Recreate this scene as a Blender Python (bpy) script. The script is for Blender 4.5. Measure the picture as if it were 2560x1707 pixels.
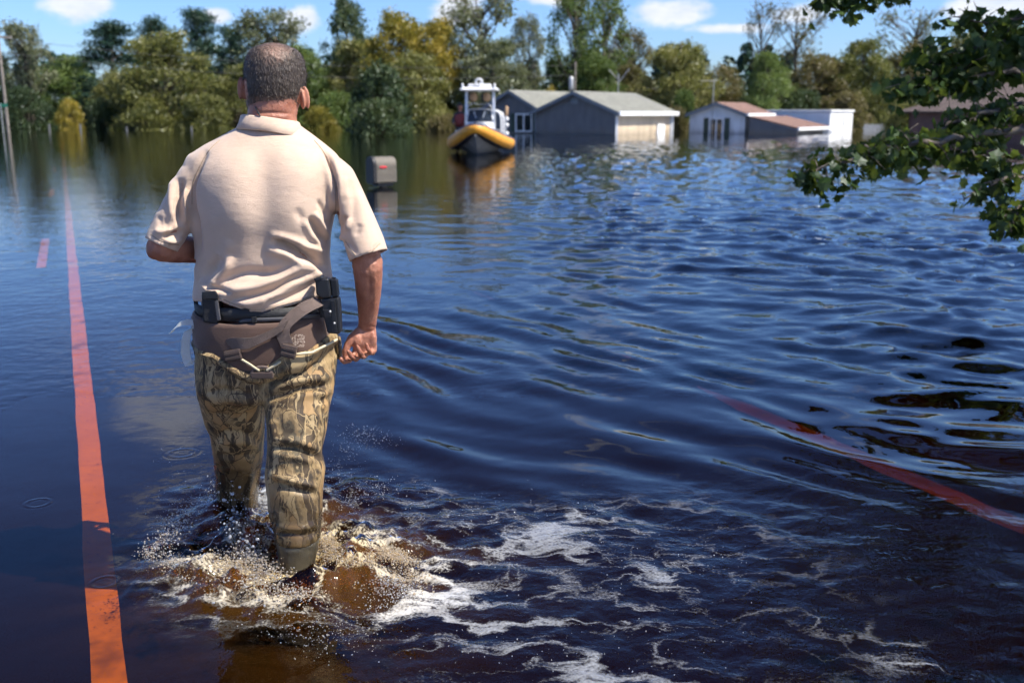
import bpy, bmesh, math, random
import numpy as np
from mathutils import Vector, Matrix

# ------------------------------------------------------------------ camera, sky, sun, exposure
scene = bpy.context.scene
for o in list(bpy.data.objects):
    bpy.data.objects.remove(o)
COL = scene.collection
CAM_H = 1.36
PITCH = math.radians(12.9)
cam_data = bpy.data.cameras.new('camera')
cam_data.lens = 35.0
cam_data.sensor_width = 36.0
cam_data.clip_start = 0.05
cam_data.clip_end = 4000.0
cam_data.dof.use_dof = True
cam_data.dof.focus_distance = 2.95
cam_data.dof.aperture_fstop = 3.6
cam = bpy.data.objects.new('camera', cam_data)
COL.objects.link(cam)
cam.location = (0, 0, CAM_H)
cam.rotation_euler = (math.pi / 2 - PITCH, 0, 0)
scene.camera = cam

SUN_EL = math.radians(54.0)
SUN_AZ = math.radians(108.0)          # clockwise from +Y: behind the camera, to the right
sun_dir = Vector((math.sin(SUN_AZ) * math.cos(SUN_EL), math.cos(SUN_AZ) * math.cos(SUN_EL), math.sin(SUN_EL)))
sun_data = bpy.data.lights.new('sun', 'SUN')
sun_data.energy = 5.0
sun_data.angle = math.radians(0.5)
sun_data.color = (1.0, 0.94, 0.84)
sun = bpy.data.objects.new('sun', sun_data)
COL.objects.link(sun)
sun.rotation_euler = (-sun_dir).to_track_quat('-Z', 'Y').to_euler()

scene.view_settings.view_transform = 'Standard'
scene.view_settings.look = 'None'
scene.view_settings.exposure = 0.9
scene.view_settings.gamma = 1.0
scene.view_settings.use_curve_mapping = False
scene.cycles.use_denoising = True
scene.cycles.max_bounces = 6
scene.cycles.transparent_max_bounces = 16
scene.cycles.transmission_bounces = 6
scene.cycles.glossy_bounces = 2
scene.cycles.diffuse_bounces = 2
scene.cycles.adaptive_threshold = 0.03
scene.cycles.adaptive_min_samples = 12
scene.cycles.sample_clamp_indirect = 6.0


class NT:
    """small helper to write node trees"""
    def __init__(self, tree):
        self.t = tree
        self.t.nodes.clear()

    def n(self, kind, _out=0, **kw):
        nd = self.t.nodes.new(kind)
        for k, v in kw.items():
            if k.startswith('i_'):
                key = k[2:]
                key = int(key) if key.isdigit() else key.replace('_', ' ')
                sock = nd.inputs[key]
                if isinstance(v, bpy.types.NodeSocket):
                    self.t.links.new(v, sock)
                else:
                    sock.default_value = v
            else:
                setattr(nd, k, v)
        return nd.outputs[_out]

    def math(self, op, a, b=0.0, c=0.0, clamp=False):
        return self.n('ShaderNodeMath', operation=op, use_clamp=clamp, i_0=a, i_1=b, i_2=c)

    def vmath(self, op, a, b=(0, 0, 0), out=0):
        return self.n('ShaderNodeVectorMath', _out=out, operation=op, i_0=a, i_1=b)

    def rng(self, v, a, b, c=0.0, d=1.0, kind='SMOOTHSTEP'):
        return self.n('ShaderNodeMapRange', interpolation_type=kind, i_0=v, i_1=a, i_2=b, i_3=c, i_4=d)

    def mix(self, f, a, b, blend='MIX'):
        nd = self.t.nodes.new('ShaderNodeMix')
        nd.data_type = 'RGBA'
        nd.blend_type = blend
        for s, v in ((nd.inputs[0], f), (nd.inputs[6], a), (nd.inputs[7], b)):
            if isinstance(v, bpy.types.NodeSocket):
                self.t.links.new(v, s)
            else:
                s.default_value = v if not isinstance(v, tuple) or len(v) != 3 else (*v, 1)
        return nd.outputs[2]

    def noise(self, vec, scale, detail=4, rough=0.55, out=0, dist=0.0):
        return self.n('ShaderNodeTexNoise', _out=out, i_Vector=vec, i_Scale=scale, i_Detail=detail, i_Roughness=rough, i_Distortion=dist)

    def ramp(self, f, stops, mode='LINEAR'):
        nd = self.t.nodes.new('ShaderNodeValToRGB')
        nd.color_ramp.interpolation = mode
        el = nd.color_ramp.elements
        while len(el) < len(stops):
            el.new(0.5)
        for e, (p, c) in zip(el, stops):
            e.position = p
            e.color = (*c, 1) if len(c) == 3 else c
        self.t.links.new(f, nd.inputs[0])
        return nd.outputs[0]

    def scale(self, vec, s):
        return self.vmath('MULTIPLY', vec, s)

    def out(self, surf=None, vol=None):
        o = self.t.nodes.new('ShaderNodeOutputMaterial')
        if surf is not None:
            self.t.links.new(surf, o.inputs[0])
        if vol is not None:
            self.t.links.new(vol, o.inputs[1])


# ------------------------------------------------------------------ sky: clear air with small cumulus
world = bpy.data.worlds.new('World')
scene.world = world
world.use_nodes = True
w = NT(world.node_tree)
sky = w.n('ShaderNodeTexSky', sky_type='NISHITA', sun_disc=False, sun_elevation=SUN_EL, sun_rotation=SUN_AZ,
          altitude=20.0, air_density=1.0, dust_density=0.7, ozone_density=2.0)
wdir = w.n('ShaderNodeTexCoord', _out=0)
n1 = w.noise(w.scale(wdir, (1, 1, 1.9)), 14.0, 7, 0.6)
# scattered cumulus over the whole sky
n2 = w.noise(w.vmath('ADD', w.scale(wdir, (1, 1, 2.4)), (3.1, 1.7, 0.2)), 3.4, 6, 0.55)
field = w.rng(n2, 0.57, 0.68)
# single clouds that the picture shows low over the trees: azimuth x, elevation z (tangents), half sizes
clouds = [(-.420, .101, .034, .014), (-.53, .096, .03, .010), (-.335, .118, .05, .009), (-.200, .088, .017, .014),
          (-.285, .090, .012, .008), (-.055, .098, .026, .020), (.150, .090, .034, .014), (.21, .079, .05, .006), (.275, .092, .03, .012),
          (.45, .098, .035, .010), (.03, .110, .03, .010), (-.62, .070, .04, .010), (.62, .085, .05, .014)]
blob = None
for (cx, cz, cw, ch) in clouds:
    c = Vector((cx, 1.0, cz)).normalized()
    k = 1.0 / math.sqrt(1 + cx * cx + cz * cz)
    d = w.vmath('LENGTH', w.scale(w.vmath('SUBTRACT', wdir, tuple(c)), (1 / (cw * k), .6 / (cw * k), 1 / (ch * k))), out=1)
    blob = d if blob is None else w.math('MINIMUM', blob, d)
blob = w.math('SUBTRACT', w.math('SUBTRACT', 1.25, blob), w.math('MULTIPLY', w.math('SUBTRACT', n1, 0.5), -3.2))
blob = w.rng(blob, 0.0, 0.75)
# the scattered field stays away from the low sky where the single clouds hang
high = w.rng(w.n('ShaderNodeSeparateXYZ', _out=2, i_0=wdir), 0.13, 0.25)
mask = w.math('MAXIMUM', blob, w.math('MULTIPLY', w.math('MULTIPLY', field, high), 0.8))
shade = w.noise(w.scale(wdir, (1, 1, 2)), 30.0, 5, 0.6)
cloud_col = w.mix(w.rng(shade, .3, .7), (6.4, 6.9, 7.8), (8.0, 8.1, 8.4))
blue = w.mix(1.0, sky, (.098, .108, .128), 'MULTIPLY')
blue = w.n('ShaderNodeGamma', i_Color=blue, i_Gamma=1.22)
blue = w.mix(1.0, blue, (9.8, 11.0, 13.0), 'MULTIPLY')
skycol = w.mix(w.math('MULTIPLY', mask, 0.92), blue, cloud_col)
bg = w.n('ShaderNodeBackground', i_0=skycol, i_1=0.069)
wo = world.node_tree.nodes.new('ShaderNodeOutputWorld')
world.node_tree.links.new(bg, wo.inputs[0])

# ------------------------------------------------------------------ helpers
F_PX = 2560 * 35.0 / 36.0
CP, SP = math.cos(PITCH), math.sin(PITCH)


def at(px, py, Y):
    """world point at forward distance Y behind the photograph's point (px, py) of 2560 x 1707"""
    u, v = (px - 1280) / F_PX, (py - 853.5) / F_PX
    t = Y / (CP - v * SP)
    return Vector((u * t, Y, CAM_H + t * (-SP - v * CP)))


def on_level(px, py, z=0.0):
    """world point at height z under the photograph's point"""
    u, v = (px - 1280) / F_PX, (py - 853.5) / F_PX
    t = (z - CAM_H) / (-SP - v * CP)
    return Vector((u * t, t * (CP - v * SP), z))


def to_px(V):
    """reference points of an array of positions, used to sculpt folds where the photograph has them"""
    x, y, z = V[:, 0], V[:, 1], V[:, 2] - CAM_H
    dep = y * CP - z * SP
    return np.stack([1280 + F_PX * x / dep, 853.5 + F_PX * (-z * CP - y * SP) / dep], 1)


rnd = random.Random(7)
R = math.radians


def new_mat(name):
    m = bpy.data.materials.new(name)
    m.use_nodes = True
    return m, NT(m.node_tree)


def simple(name, col, rough=0.6, metal=0.0, var=0.12, scale=8.0, bump=0.0, bscale=60.0, spec=0.5, sheen=0.0):
    """plain painted, cloth or plastic surface with uneven colour and fine relief"""
    m, t = new_mat(name)
    oc = t.n('ShaderNodeTexCoord', _out=3)
    f = t.noise(oc, scale, 5, 0.6)
    lo = tuple(c * (1 - var) for c in col)
    hi = tuple(min(1, c * (1 + var)) for c in col)
    c = t.mix(t.rng(f, .3, .7), lo, hi)
    kw = {}
    if bump > 0:
        bf = t.noise(oc, bscale, 4, 0.6)
        kw['i_Normal'] = t.n('ShaderNodeBump', i_Strength=bump, i_Distance=0.01, i_Height=bf)
    s = t.n('ShaderNodeBsdfPrincipled', i_Base_Color=c, i_Roughness=rough, i_Metallic=metal, i_Specular_IOR_Level=spec, i_Sheen_Weight=sheen, **kw)
    t.out(s)
    return m


m_galv = simple('weathered_metal', (.42, .42, .41), .5, .6, var=.2)
m_black = simple('matt_black_plastic', (.013, .013, .014), .45, bump=.15, bscale=150)


def tag(o, label=None, cat=None, group=None, kind=None):
    for k, v in (('label', label), ('category', cat), ('group', group), ('kind', kind)):
        if v:
            o[k] = v
    return o


def link(name, mesh, mat=None, parent=None):
    o = bpy.data.objects.new(name, mesh)
    COL.objects.link(o)
    if mat is not None and not mesh.materials:
        mesh.materials.append(mat)
    if parent is not None:
        o.parent = parent
        o.matrix_parent_inverse = parent.matrix_world.inverted()
    return o


def empty(name, loc=(0, 0, 0), rz=0.0):
    o = bpy.data.objects.new(name, None)
    COL.objects.link(o)
    o.location = loc
    o.rotation_euler = (0, 0, rz)
    o.empty_display_size = 0.2
    bpy.context.view_layer.update()
    return o


class MB:
    """collects verts and faces of one mesh"""
    def __init__(self):
        self.v, self.f = [], []

    def add(self, vs, fs):
        k = len(self.v)
        self.v.extend([tuple(p) for p in vs])
        self.f.extend([tuple(i + k for i in q) for q in fs])
        return self

    def box(self, lo, hi, M=None):
        x0, y0, z0 = lo
        x1, y1, z1 = hi
        vs = [Vector(p) for p in ((x0, y0, z0), (x1, y0, z0), (x1, y1, z0), (x0, y1, z0), (x0, y0, z1), (x1, y0, z1), (x1, y1, z1), (x0, y1, z1))]
        if M is not None:
            vs = [M @ p for p in vs]
        return self.add(vs, [(0, 3, 2, 1), (4, 5, 6, 7), (0, 1, 5, 4), (1, 2, 6, 5), (2, 3, 7, 6), (3, 0, 4, 7)])

    def quadprism(self, pts, thick):
        """flat polygon pts thickened by vector thick"""
        n = len(pts)
        a = [Vector(p) for p in pts]
        b = [p + Vector(thick) for p in a]
        fs = [tuple(range(n - 1, -1, -1)), tuple(range(n, 2 * n))]
        for i in range(n):
            j = (i + 1) % n
            fs.append((i, j, n + j, n + i))
        return self.add(a + b, fs)

    def loft(self, rings, cap=True, closed=True):
        """rings: list of equally long point lists"""
        n = len(rings[0])
        vs = [p for r in rings for p in r]
        fs = []
        for i in range(len(rings) - 1):
            for j in range(n if closed else n - 1):
                k = (j + 1) % n
                fs.append((i * n + j, i * n + k, (i + 1) * n + k, (i + 1) * n + j))
        if cap:
            fs.append(tuple(range(n - 1, -1, -1)))
            fs.append(tuple(range((len(rings) - 1) * n, len(rings) * n)))
        return self.add(vs, fs)

    def tube(self, pts, rad, seg=8, flat=1.0, ref=None, ends=True):
        """round (or flattened) tube along points, radii per point"""
        pts = [Vector(p) for p in pts]
        if not hasattr(rad, '__len__'):
            rad = [rad] * len(pts)
        rings = []
        ref = Vector(ref) if ref is not None else None
        prev = None
        for i, p in enumerate(pts):
            d = (pts[min(i + 1, len(pts) - 1)] - pts[max(i - 1, 0)]).normalized()
            base = ref if ref is not None else (Vector((0, 0, 1)) if abs(d.z) < .9 else Vector((0, 1, 0)))
            if prev is not None and ref is None:
                base = prev
            a = (base - d * base.dot(d))
            a = a.normalized() if a.length > 1e-5 else d.orthogonal().normalized()
            prev = a
            b = d.cross(a)
            rr = rad[i]
            if ends and i == 0 and len(pts) > 1:
                for q, s in ((.9, .45), (.5, .85)):
                    rings.append([p - d * rr * q + (a * math.cos(t) * flat + b * math.sin(t)) * rr * s for t in [2 * math.pi * k / seg for k in range(seg)]])
            rings.append([p + (a * math.cos(t) * flat + b * math.sin(t)) * rr for t in [2 * math.pi * k / seg for k in range(seg)]])
            if ends and i == len(pts) - 1:
                for q, s in ((.5, .85), (.9, .45)):
                    rings.append([p + d * rr * q + (a * math.cos(t) * flat + b * math.sin(t)) * rr * s for t in [2 * math.pi * k / seg for k in range(seg)]])
        return self.loft(rings)

    def ball(self, c, r, sub=1, sc=(1, 1, 1), M=None):
        bm = bmesh.new()
        bmesh.ops.create_icosphere(bm, subdivisions=sub, radius=1.0)
        vs = [Vector((p.co.x * r * sc[0], p.co.y * r * sc[1], p.co.z * r * sc[2])) for p in bm.verts]
        if M is not None:
            vs = [M @ p for p in vs]
        vs = [p + Vector(c) for p in vs]
        bm.verts.index_update()
        fs = [tuple(q.index for q in f.verts) for f in bm.faces]
        bm.free()
        return self.add(vs, fs)

    def mesh(self, name, smooth=False):
        me = bpy.data.meshes.new(name)
        me.from_pydata(self.v, [], self.f)
        me.update()
        if smooth:
            me.polygons.foreach_set('use_smooth', [True] * len(me.polygons))
        return me

    def build(self, name, mat=None, parent=None, smooth=False, bevel=0.0, fix=True):
        me = self.mesh(name, smooth)
        if fix:
            bm = bmesh.new()
            bm.from_mesh(me)
            bmesh.ops.recalc_face_normals(bm, faces=bm.faces)
            bm.to_mesh(me)
            bm.free()
        o = link(name, me, mat, parent)
        if bevel > 0:
            md = o.modifiers.new('bevel', 'BEVEL')
            md.width = bevel
            md.segments = 2
            md.limit_method = 'ANGLE'
        return o


def copy_tree(o, parent=None):
    c = o.copy()
    COL.objects.link(c)
    c.parent = parent
    for ch in list(o.children):
        copy_tree(ch, c)
    return c


# numpy noise -----------------------------------------------------------------
def _hash(ix, iy, iz, seed):
    n = (ix.astype(np.int64) * 374761393 + iy.astype(np.int64) * 668265263 + iz.astype(np.int64) * 2147483647 + seed * 1274126177) & 0x7fffffff
    n = ((n ^ (n >> 13)) * 1274126177) & 0x7fffffff
    n = (n ^ (n >> 16)) & 0xffff
    return n / 65535.0 * 2 - 1


def vnoise(x, y, z=0.0, seed=0):
    z = np.zeros_like(x) + z
    ix, iy, iz = np.floor(x), np.floor(y), np.floor(z)
    fx, fy, fz = x - ix, y - iy, z - iz
    fx, fy, fz = [t * t * t * (t * (t * 6 - 15) + 10) for t in (fx, fy, fz)]
    r = 0
    for dx in (0, 1):
        for dy in (0, 1):
            for dz in (0, 1):
                r = r + _hash(ix + dx, iy + dy, iz + dz, seed) * (fx if dx else 1 - fx) * (fy if dy else 1 - fy) * (fz if dz else 1 - fz)
    return r


def fbm(x, y, z=0.0, oct=4, seed=0, gain=.5):
    r, a, f = 0, 1.0, 1.0
    for i in range(oct):
        r = r + a * vnoise(x * f, y * f, (z * f), seed + i * 17)
        a *= gain
        f *= 2.03
    return r


def sstep(v, a, b):
    t = np.clip((v - a) / (b - a), 0, 1)
    return t * t * (3 - 2 * t)
# ------------------------------------------------------------------ ground, flooded road, water
RD = R(23.9)
ROAD_P0 = Vector((-1.13, 2.51, 0))
ROAD_DIR = Vector((-math.sin(RD), math.cos(RD), 0))
ROAD_R = Vector((math.cos(RD), math.sin(RD), 0))


def road_s(x, y):
    return (x - ROAD_P0.x) * ROAD_R.x + (y - ROAD_P0.y) * ROAD_R.y


def road_z(s):
    return -(0.20 + (0.066 if s > 0 else 0.05) * abs(s))


def road_pt(s, t, dz=0.0):
    p = ROAD_P0 + ROAD_R * s + ROAD_DIR * t
    return Vector((p.x, p.y, road_z(s) - min(.30, .012 * max(0.0, t - 6.0)) + dz))


def ground_height(x, y):
    s = np.abs(road_s(x, y))
    zr = -(0.20 + 0.066 * np.minimum(s, 4.2)) - 0.015
    tt = (x - ROAD_P0.x) * ROAD_DIR.x + (y - ROAD_P0.y) * ROAD_DIR.y
    zr = zr - np.minimum(.30, .012 * np.maximum(0, tt - 6.0)) - .01
    fall = sstep(s, 4.2, 9.0)
    z = zr * (1 - fall) + (-1.35) * fall
    z = z + fbm(x * .25, y * .25, oct=3, seed=3) * .10 * fall
    r = np.sqrt((x * .8) ** 2 + y ** 2)
    edge = 104 + 14 * vnoise(x * .02, y * .02 + 9, seed=5)
    z = z + sstep(r, edge, edge + 22) * 2.3 + sstep(r, 150, 600) * 4.0
    return z


def grid_mesh(name, xs, ys, hf):
    X, Y = np.meshgrid(xs, ys)
    Z = hf(X, Y)
    V = np.stack([X.ravel(), Y.ravel(), Z.ravel()], 1)
    nx, ny = len(xs), len(ys)
    i = np.arange(nx - 1)[None, :] + np.arange(ny - 1)[:, None] * nx
    Fq = np.stack([i, i + 1, i + 1 + nx, i + nx], -1).reshape(-1, 4)
    return V, Fq


def fast_mesh(name, V, Fq, smooth=True):
    me = bpy.data.meshes.new(name)
    V = np.asarray(V, dtype=np.float32)
    Fq = np.asarray(Fq, dtype=np.int32)
    k = Fq.shape[1]
    me.vertices.add(len(V))
    me.vertices.foreach_set('co', V.ravel())
    me.loops.add(Fq.size)
    me.loops.foreach_set('vertex_index', Fq.ravel())
    me.polygons.add(len(Fq))
    me.polygons.foreach_set('loop_start', np.arange(len(Fq), dtype=np.int32) * k)
    me.polygons.foreach_set('use_smooth', np.full(len(Fq), smooth))
    me.update(calc_edges=True)
    return me


def spaced(lo, hi, c0, c1, d, g):
    """coordinates, step d between c0 and c1, steps growing by g per metre outside"""
    a = [c0]
    while a[-1] < c1:
        a.append(a[-1] + d)
    while a[-1] < hi:
        a.append(a[-1] + d + g * (a[-1] - c1))
    b = [c0]
    while b[-1] > lo:
        b.append(b[-1] - d - g * (c0 - b[-1]))
    return np.array(b[:0:-1] + a)


m_ground, t = new_mat('silt_and_leaf_litter')
oc = t.n('ShaderNodeTexCoord', _out=3)
nn = t.noise(oc, .6, 8, .65)
c = t.ramp(nn, [(.3, (.010, .010, .007)), (.5, (.018, .018, .010)), (.7, (.030, .032, .014))])
t.out(t.n('ShaderNodeBsdfPrincipled', i_Base_Color=c, i_Roughness=.95, i_Specular_IOR_Level=0.0))
xs = spaced(-900, 900, -12, 12, .5, .06)
ys = spaced(-120, 1500, -4, 20, .5, .06)
V, Fq = grid_mesh('ground', xs, ys, ground_height)
tag(link('ground', fast_mesh('ground', V, Fq), m_ground), kind='structure')

m_road, t = new_mat('wet_asphalt')
oc = t.n('ShaderNodeTexCoord', _out=3)
a1 = t.noise(oc, 3.0, 8, .7)
a2 = t.n('ShaderNodeTexVoronoi', _out=0, i_Vector=oc, i_Scale=120.0)
c = t.mix(a1, (.007, .007, .0075), (.018, .017, .016))
c = t.mix(t.rng(a2, .0, .35, .35, 0), c, (.035, .033, .03))
t.out(t.n('ShaderNodeBsdfPrincipled', i_Base_Color=c, i_Roughness=.9, i_Specular_IOR_Level=0.0, i_Normal=t.n('ShaderNodeBump', i_Strength=.5, i_Distance=.004, i_Height=a2)))
mb = MB()
TT = [-14 + 3.0 * i for i in range(70)]
SS = [-4.2, -2.5, -1.2, 0, 1.2, 2.5, 4.2]
vs = [road_pt(s, tt) for tt in TT for s in SS]
fs = [(i * 7 + j, i * 7 + j + 1, (i + 1) * 7 + j + 1, (i + 1) * 7 + j) for i in range(len(TT) - 1) for j in range(6)]
mb.add(vs, fs)
road = tag(mb.build('road', m_road, fix=False), kind='structure')


def paint_mat(name, col, lo=.30, hi=.46):
    m, t = new_mat(name)
    oc = t.n('ShaderNodeTexCoord', _out=3)
    n = t.noise(oc, 38.0, 6, .7)
    w1 = t.math('MULTIPLY', t.rng(n, .30, .42), t.rng(t.noise(oc, 2.3, 4, .6), lo, hi, .3, 1))
    n3 = t.noise(oc, 5.0, 4, .6)
    c = t.mix(t.rng(n3, .3, .7), tuple(q * .82 for q in col), col)
    c = t.mix(w1, (.10, .085, .07), c)
    t.out(t.n('ShaderNodeBsdfPrincipled', i_Base_Color=c, i_Roughness=.8, i_Specular_IOR_Level=0.0, i_Normal=t.n('ShaderNodeBump', i_Strength=.3, i_Distance=.003, i_Height=n)))
    return m


m_yellow = paint_mat('yellow_road_paint', (.80, .53, .055))
m_white_paint = paint_mat('white_road_paint', (.22, .20, .18), .42, .62)


def road_stripe(name, s, t0, t1, mat, wdt=.096, thinned=0.0):
    mb = MB()
    n = max(2, int((t1 - t0) / .12) if t1 - t0 < 40 else int((t1 - t0) / .25))
    L, Rr = [], []
    for i in range(n + 1):
        tt = t0 + (t1 - t0) * i / n
        j1, j2 = rnd.uniform(-.0035, .0035), rnd.uniform(-.0035, .0035)
        if thinned:
            k_ = min(1.0, (t1 - tt) / thinned) * (1 if t0 < -3 else min(1.0, (tt - t0) / thinned))
            j1, j2 = j1 * 4 + wdt * .46 * (1 - k_), j2 * 4 - wdt * .46 * (1 - k_)
        L.append(road_pt(s - wdt / 2 + j1, tt, .006))
        Rr.append(road_pt(s + wdt / 2 + j2, tt, .006))
    vs = L + Rr
    fs = [(i, n + 1 + i, n + 2 + i, i + 1) for i in range(n)]
    mb.add(vs, fs)
    o = mb.build(name, mat, road, fix=False)
    return o


road_stripe('center_line', 0.0, -6, 120, m_yellow)
for k in range(4):
    road_stripe('center_line_dash', -.31, 8.9 + 12.2 * (k - 1), 8.9 + 12.2 * (k - 1) + 3.05, m_yellow)
for (ta, tb) in ((-6.0, 2.7), (3.5, 4.1), (6.2, 6.8), (10.0, 11.0)):  # gaps and narrowing ends stand in for sky reflection hiding the line
    road_stripe('edge_line', 3.80, ta, tb, m_white_paint, .17, .5)

# ---- water: waves as real relief ------------------------------------------------
FOOT_R = Vector((-.685, 2.86, 0))
FOOT_L = Vector((-.845, 3.36, 0))


def wave_set(x, y, n, lmin, lmax, ang, spread, seed):
    g = np.random.RandomState(seed)
    h = np.zeros_like(x)
    for i in range(n):
        lam = lmin * (lmax / lmin) ** g.rand()
        th = ang + spread * g.randn()
        k = 2 * math.pi / lam
        ph = g.rand() * 6.283
        a = lam ** 1.0
        h += a * np.sin(k * (x * math.cos(th) + y * math.sin(th)) + ph)
    return h / math.sqrt(n)


def water_height(x, y):
    s = road_s(x, y)
    wx = x + .30 * vnoise(x * .7, y * .7, seed=31) + .07 * vnoise(x * 2.1, y * 2.1, seed=33)
    wy = y + .30 * vnoise(x * .7 + 7, y * .7, seed=32) + .07 * vnoise(x * 2.1 + 3, y * 2.1, seed=34)
    patch = .75 + .45 * vnoise(x * .22, y * .14, seed=41)
    # open water: chop of many directions
    right = sstep(x - .02 * y, -1.2, 1.6)
    chop_m = np.maximum(sstep(y, 5.0, 9.5) * .9 + .10, .62 * sstep(x, 1.0, 2.4) * sstep(y, 2.2, 4.0)) * (right * .9 + .06) * (1 - .55 * sstep(y, 30, 75))
    chop = wave_set(wx, wy, 34, .16, .75, R(75), .85, 11) * .052 * chop_m * patch
    swell = wave_set(wx, wy, 10, 1.2, 3.2, R(70), .5, 12) * .0042 * (right * .9 + .05)
    # wake of the walking person, spreading to the right
    wk = np.exp(-((y - 5.2) / 2.6) ** 2) * sstep(s, .4, 1.6) * (1 - .5 * sstep(x, 3, 6))
    wake = wave_set(wx, wy, 12, .26, .70, R(40), .32, 13) * .019 * wk
    wk2 = np.exp(-((y - 4.6) / 2.2) ** 2) * sstep(x, 1.2, 3.0)
    wake2 = wave_set(wx, wy, 14, .18, .6, R(85), .45, 14) * .018 * wk2
    # calm left side: long soft ripples, a patch of crossing ripples further out
    lf = (1 - right)
    calm = wave_set(wx, wy, 12, .25, 1.4, R(85), .6, 15) * .0007 * lf * (1 + 1.6 * np.exp(-((y - 13) / 5) ** 2) * sstep(x + .18 * y, -2.6, 0))
    micro = wave_set(x, y, 14, .07, .16, R(60), 1.2, 16) * .0022 * np.exp(-(np.maximum(y - 3, 0) / 4) ** 2) * (.10 + .90 * sstep(s, .3, 1.2))
    # churned water round the feet and the trail behind them
    d1 = np.hypot((x - FOOT_R.x) * .8, y - FOOT_R.y - .02)
    d2 = np.hypot(x - FOOT_L.x, y - FOOT_L.y)
    tr = churn_mask(x, y)
    t1 = fbm(x * 9, y * 9, oct=4, seed=51, gain=.6)
    t2 = np.abs(fbm(x * 5 + 3, y * 6, oct=4, seed=52, gain=.55))
    ring = np.exp(-((d1 - .20) / .085) ** 2) * .030 - np.exp(-(d1 / .11) ** 2) * .05
    ring2 = np.exp(-((d2 - .17) / .08) ** 2) * .022 - np.exp(-(d2 / .10) ** 2) * .03
    core = np.exp(-((d1 - .16) / .17) ** 2) + .7 * np.exp(-((d2 - .12) / .14) ** 2)
    t3 = 1 - 2.2 * np.abs(fbm(x * 13, y * 13, oct=3, seed=53, gain=.6))
    soft = 1 - .62 * sstep(np.minimum(d1, d2), .30, .60)
    churn = tr * soft * (t1 * .011 + (t2 - .3) * .020) + (ring + ring2) * (1 + .8 * t1) + core * t3 * .011
    return chop + swell + wake + wake2 + calm + micro + churn


def churn_mask(x, y):
    """stirred water: round both feet and in a tongue that drifts to the right and towards the viewer"""
    d1 = np.hypot((x - FOOT_R.x), y - FOOT_R.y - .02)
    d2 = np.hypot(x - FOOT_L.x, y - FOOT_L.y)
    core = np.exp(-(d1 / .42) ** 2) + .7 * np.exp(-(d2 / .34) ** 2)
    e = .18 * vnoise(x * 2.2, y * 2.2, seed=61) + .08 * vnoise(x * 6, y * 6, seed=62)
    tongue = sstep(x + e, -.75, -.25) * (1 - sstep(y + e - .10 * np.maximum(x, 0), 3.25, 3.75)) * (1 - .75 * sstep(x + e, 1.0, 2.6))
    left_edge = sstep(road_s(x, y) + e * .4, .0, .28)
    return np.clip(core + .62 * tongue, 0, 1.3) * left_edge



SIG = np.array([1.9, 4.0, 8.0])        # light lost per metre of tea-brown water: red, green, blue


def clear_water(t):
    """what lies under the surface, tinted by the depth of brown water above it"""
    tint = t.n('ShaderNodeAttribute', _out=0, attribute_name='tint')
    return t.n('ShaderNodeBsdfTransparent', i_Color=tint)


m_far, t = new_mat('open_flood_water')
geo = t.scale(t.n('ShaderNodeNewGeometry', _out=0), (1, 1, 0))
b1 = t.noise(geo, 9.0, 2, .5)
nrm = t.n('ShaderNodeBump', i_Strength=1.0, i_Distance=.0035, i_Height=b1)
fres = t.n('ShaderNodeFresnel', i_IOR=1.333, i_Normal=nrm)
gloss = t.n('ShaderNodeBsdfGlossy', i_Color=(1, 1, 1, 1), i_Roughness=.03, i_Normal=nrm)
t.out(t.n('ShaderNodeMixShader', i_0=fres, i_1=clear_water(t), i_2=gloss))

m_water, t = new_mat('stirred_flood_water')
geo = t.n('ShaderNodeNewGeometry', _out=0)
fx = t.scale(geo, (1, 1, 0))
churn_at = t.n('ShaderNodeAttribute', _out=2, attribute_name='churn')
foam_at = t.n('ShaderNodeAttribute', _out=2, attribute_name='foam')
amber_at = t.n('ShaderNodeAttribute', _out=2, attribute_name='amber')
b1 = t.noise(fx, 9.0, 2, .5)
b2 = t.noise(fx, 48.0, 2, .5)
hgt = t.math('ADD', t.math('MULTIPLY', b1, t.math('ADD', .0006, t.math('MULTIPLY', churn_at, .005))), t.math('MULTIPLY', b2, t.math('MULTIPLY', churn_at, .0035)))
# rings where drops fell on the calm side
for (px, py, r0) in [(95, 1257, .055), (455, 1132, .07), (262, 1455, .05)]:
    c = on_level(px, py)
    d = t.vmath('DISTANCE', fx, tuple(c), out=1)
    env = t.rng(t.math('ABSOLUTE', t.math('SUBTRACT', d, r0 * .75)), 0.0, r0 * .42, 1, 0, 'LINEAR')
    hgt = t.math('ADD', hgt, t.math('MULTIPLY', env, t.math('SINE', t.math('MULTIPLY', d, 6.283 / (r0 * .6)), ), ) if False else
                 t.math('MULTIPLY', t.math('MULTIPLY', env, .0006), t.math('SINE', t.math('MULTIPLY', d, 6.283 / (r0 * .6)))))
nrm = t.n('ShaderNodeBump', i_Strength=1.0, i_Distance=1.0, i_Height=hgt)
fres = t.n('ShaderNodeFresnel', i_IOR=1.333, i_Normal=nrm)
gloss = t.n('ShaderNodeBsdfGlossy', i_Color=(1, 1, 1, 1), i_Roughness=.03, i_Normal=nrm)
wat = t.n('ShaderNodeMixShader', i_0=fres, i_1=clear_water(t), i_2=gloss)
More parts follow.
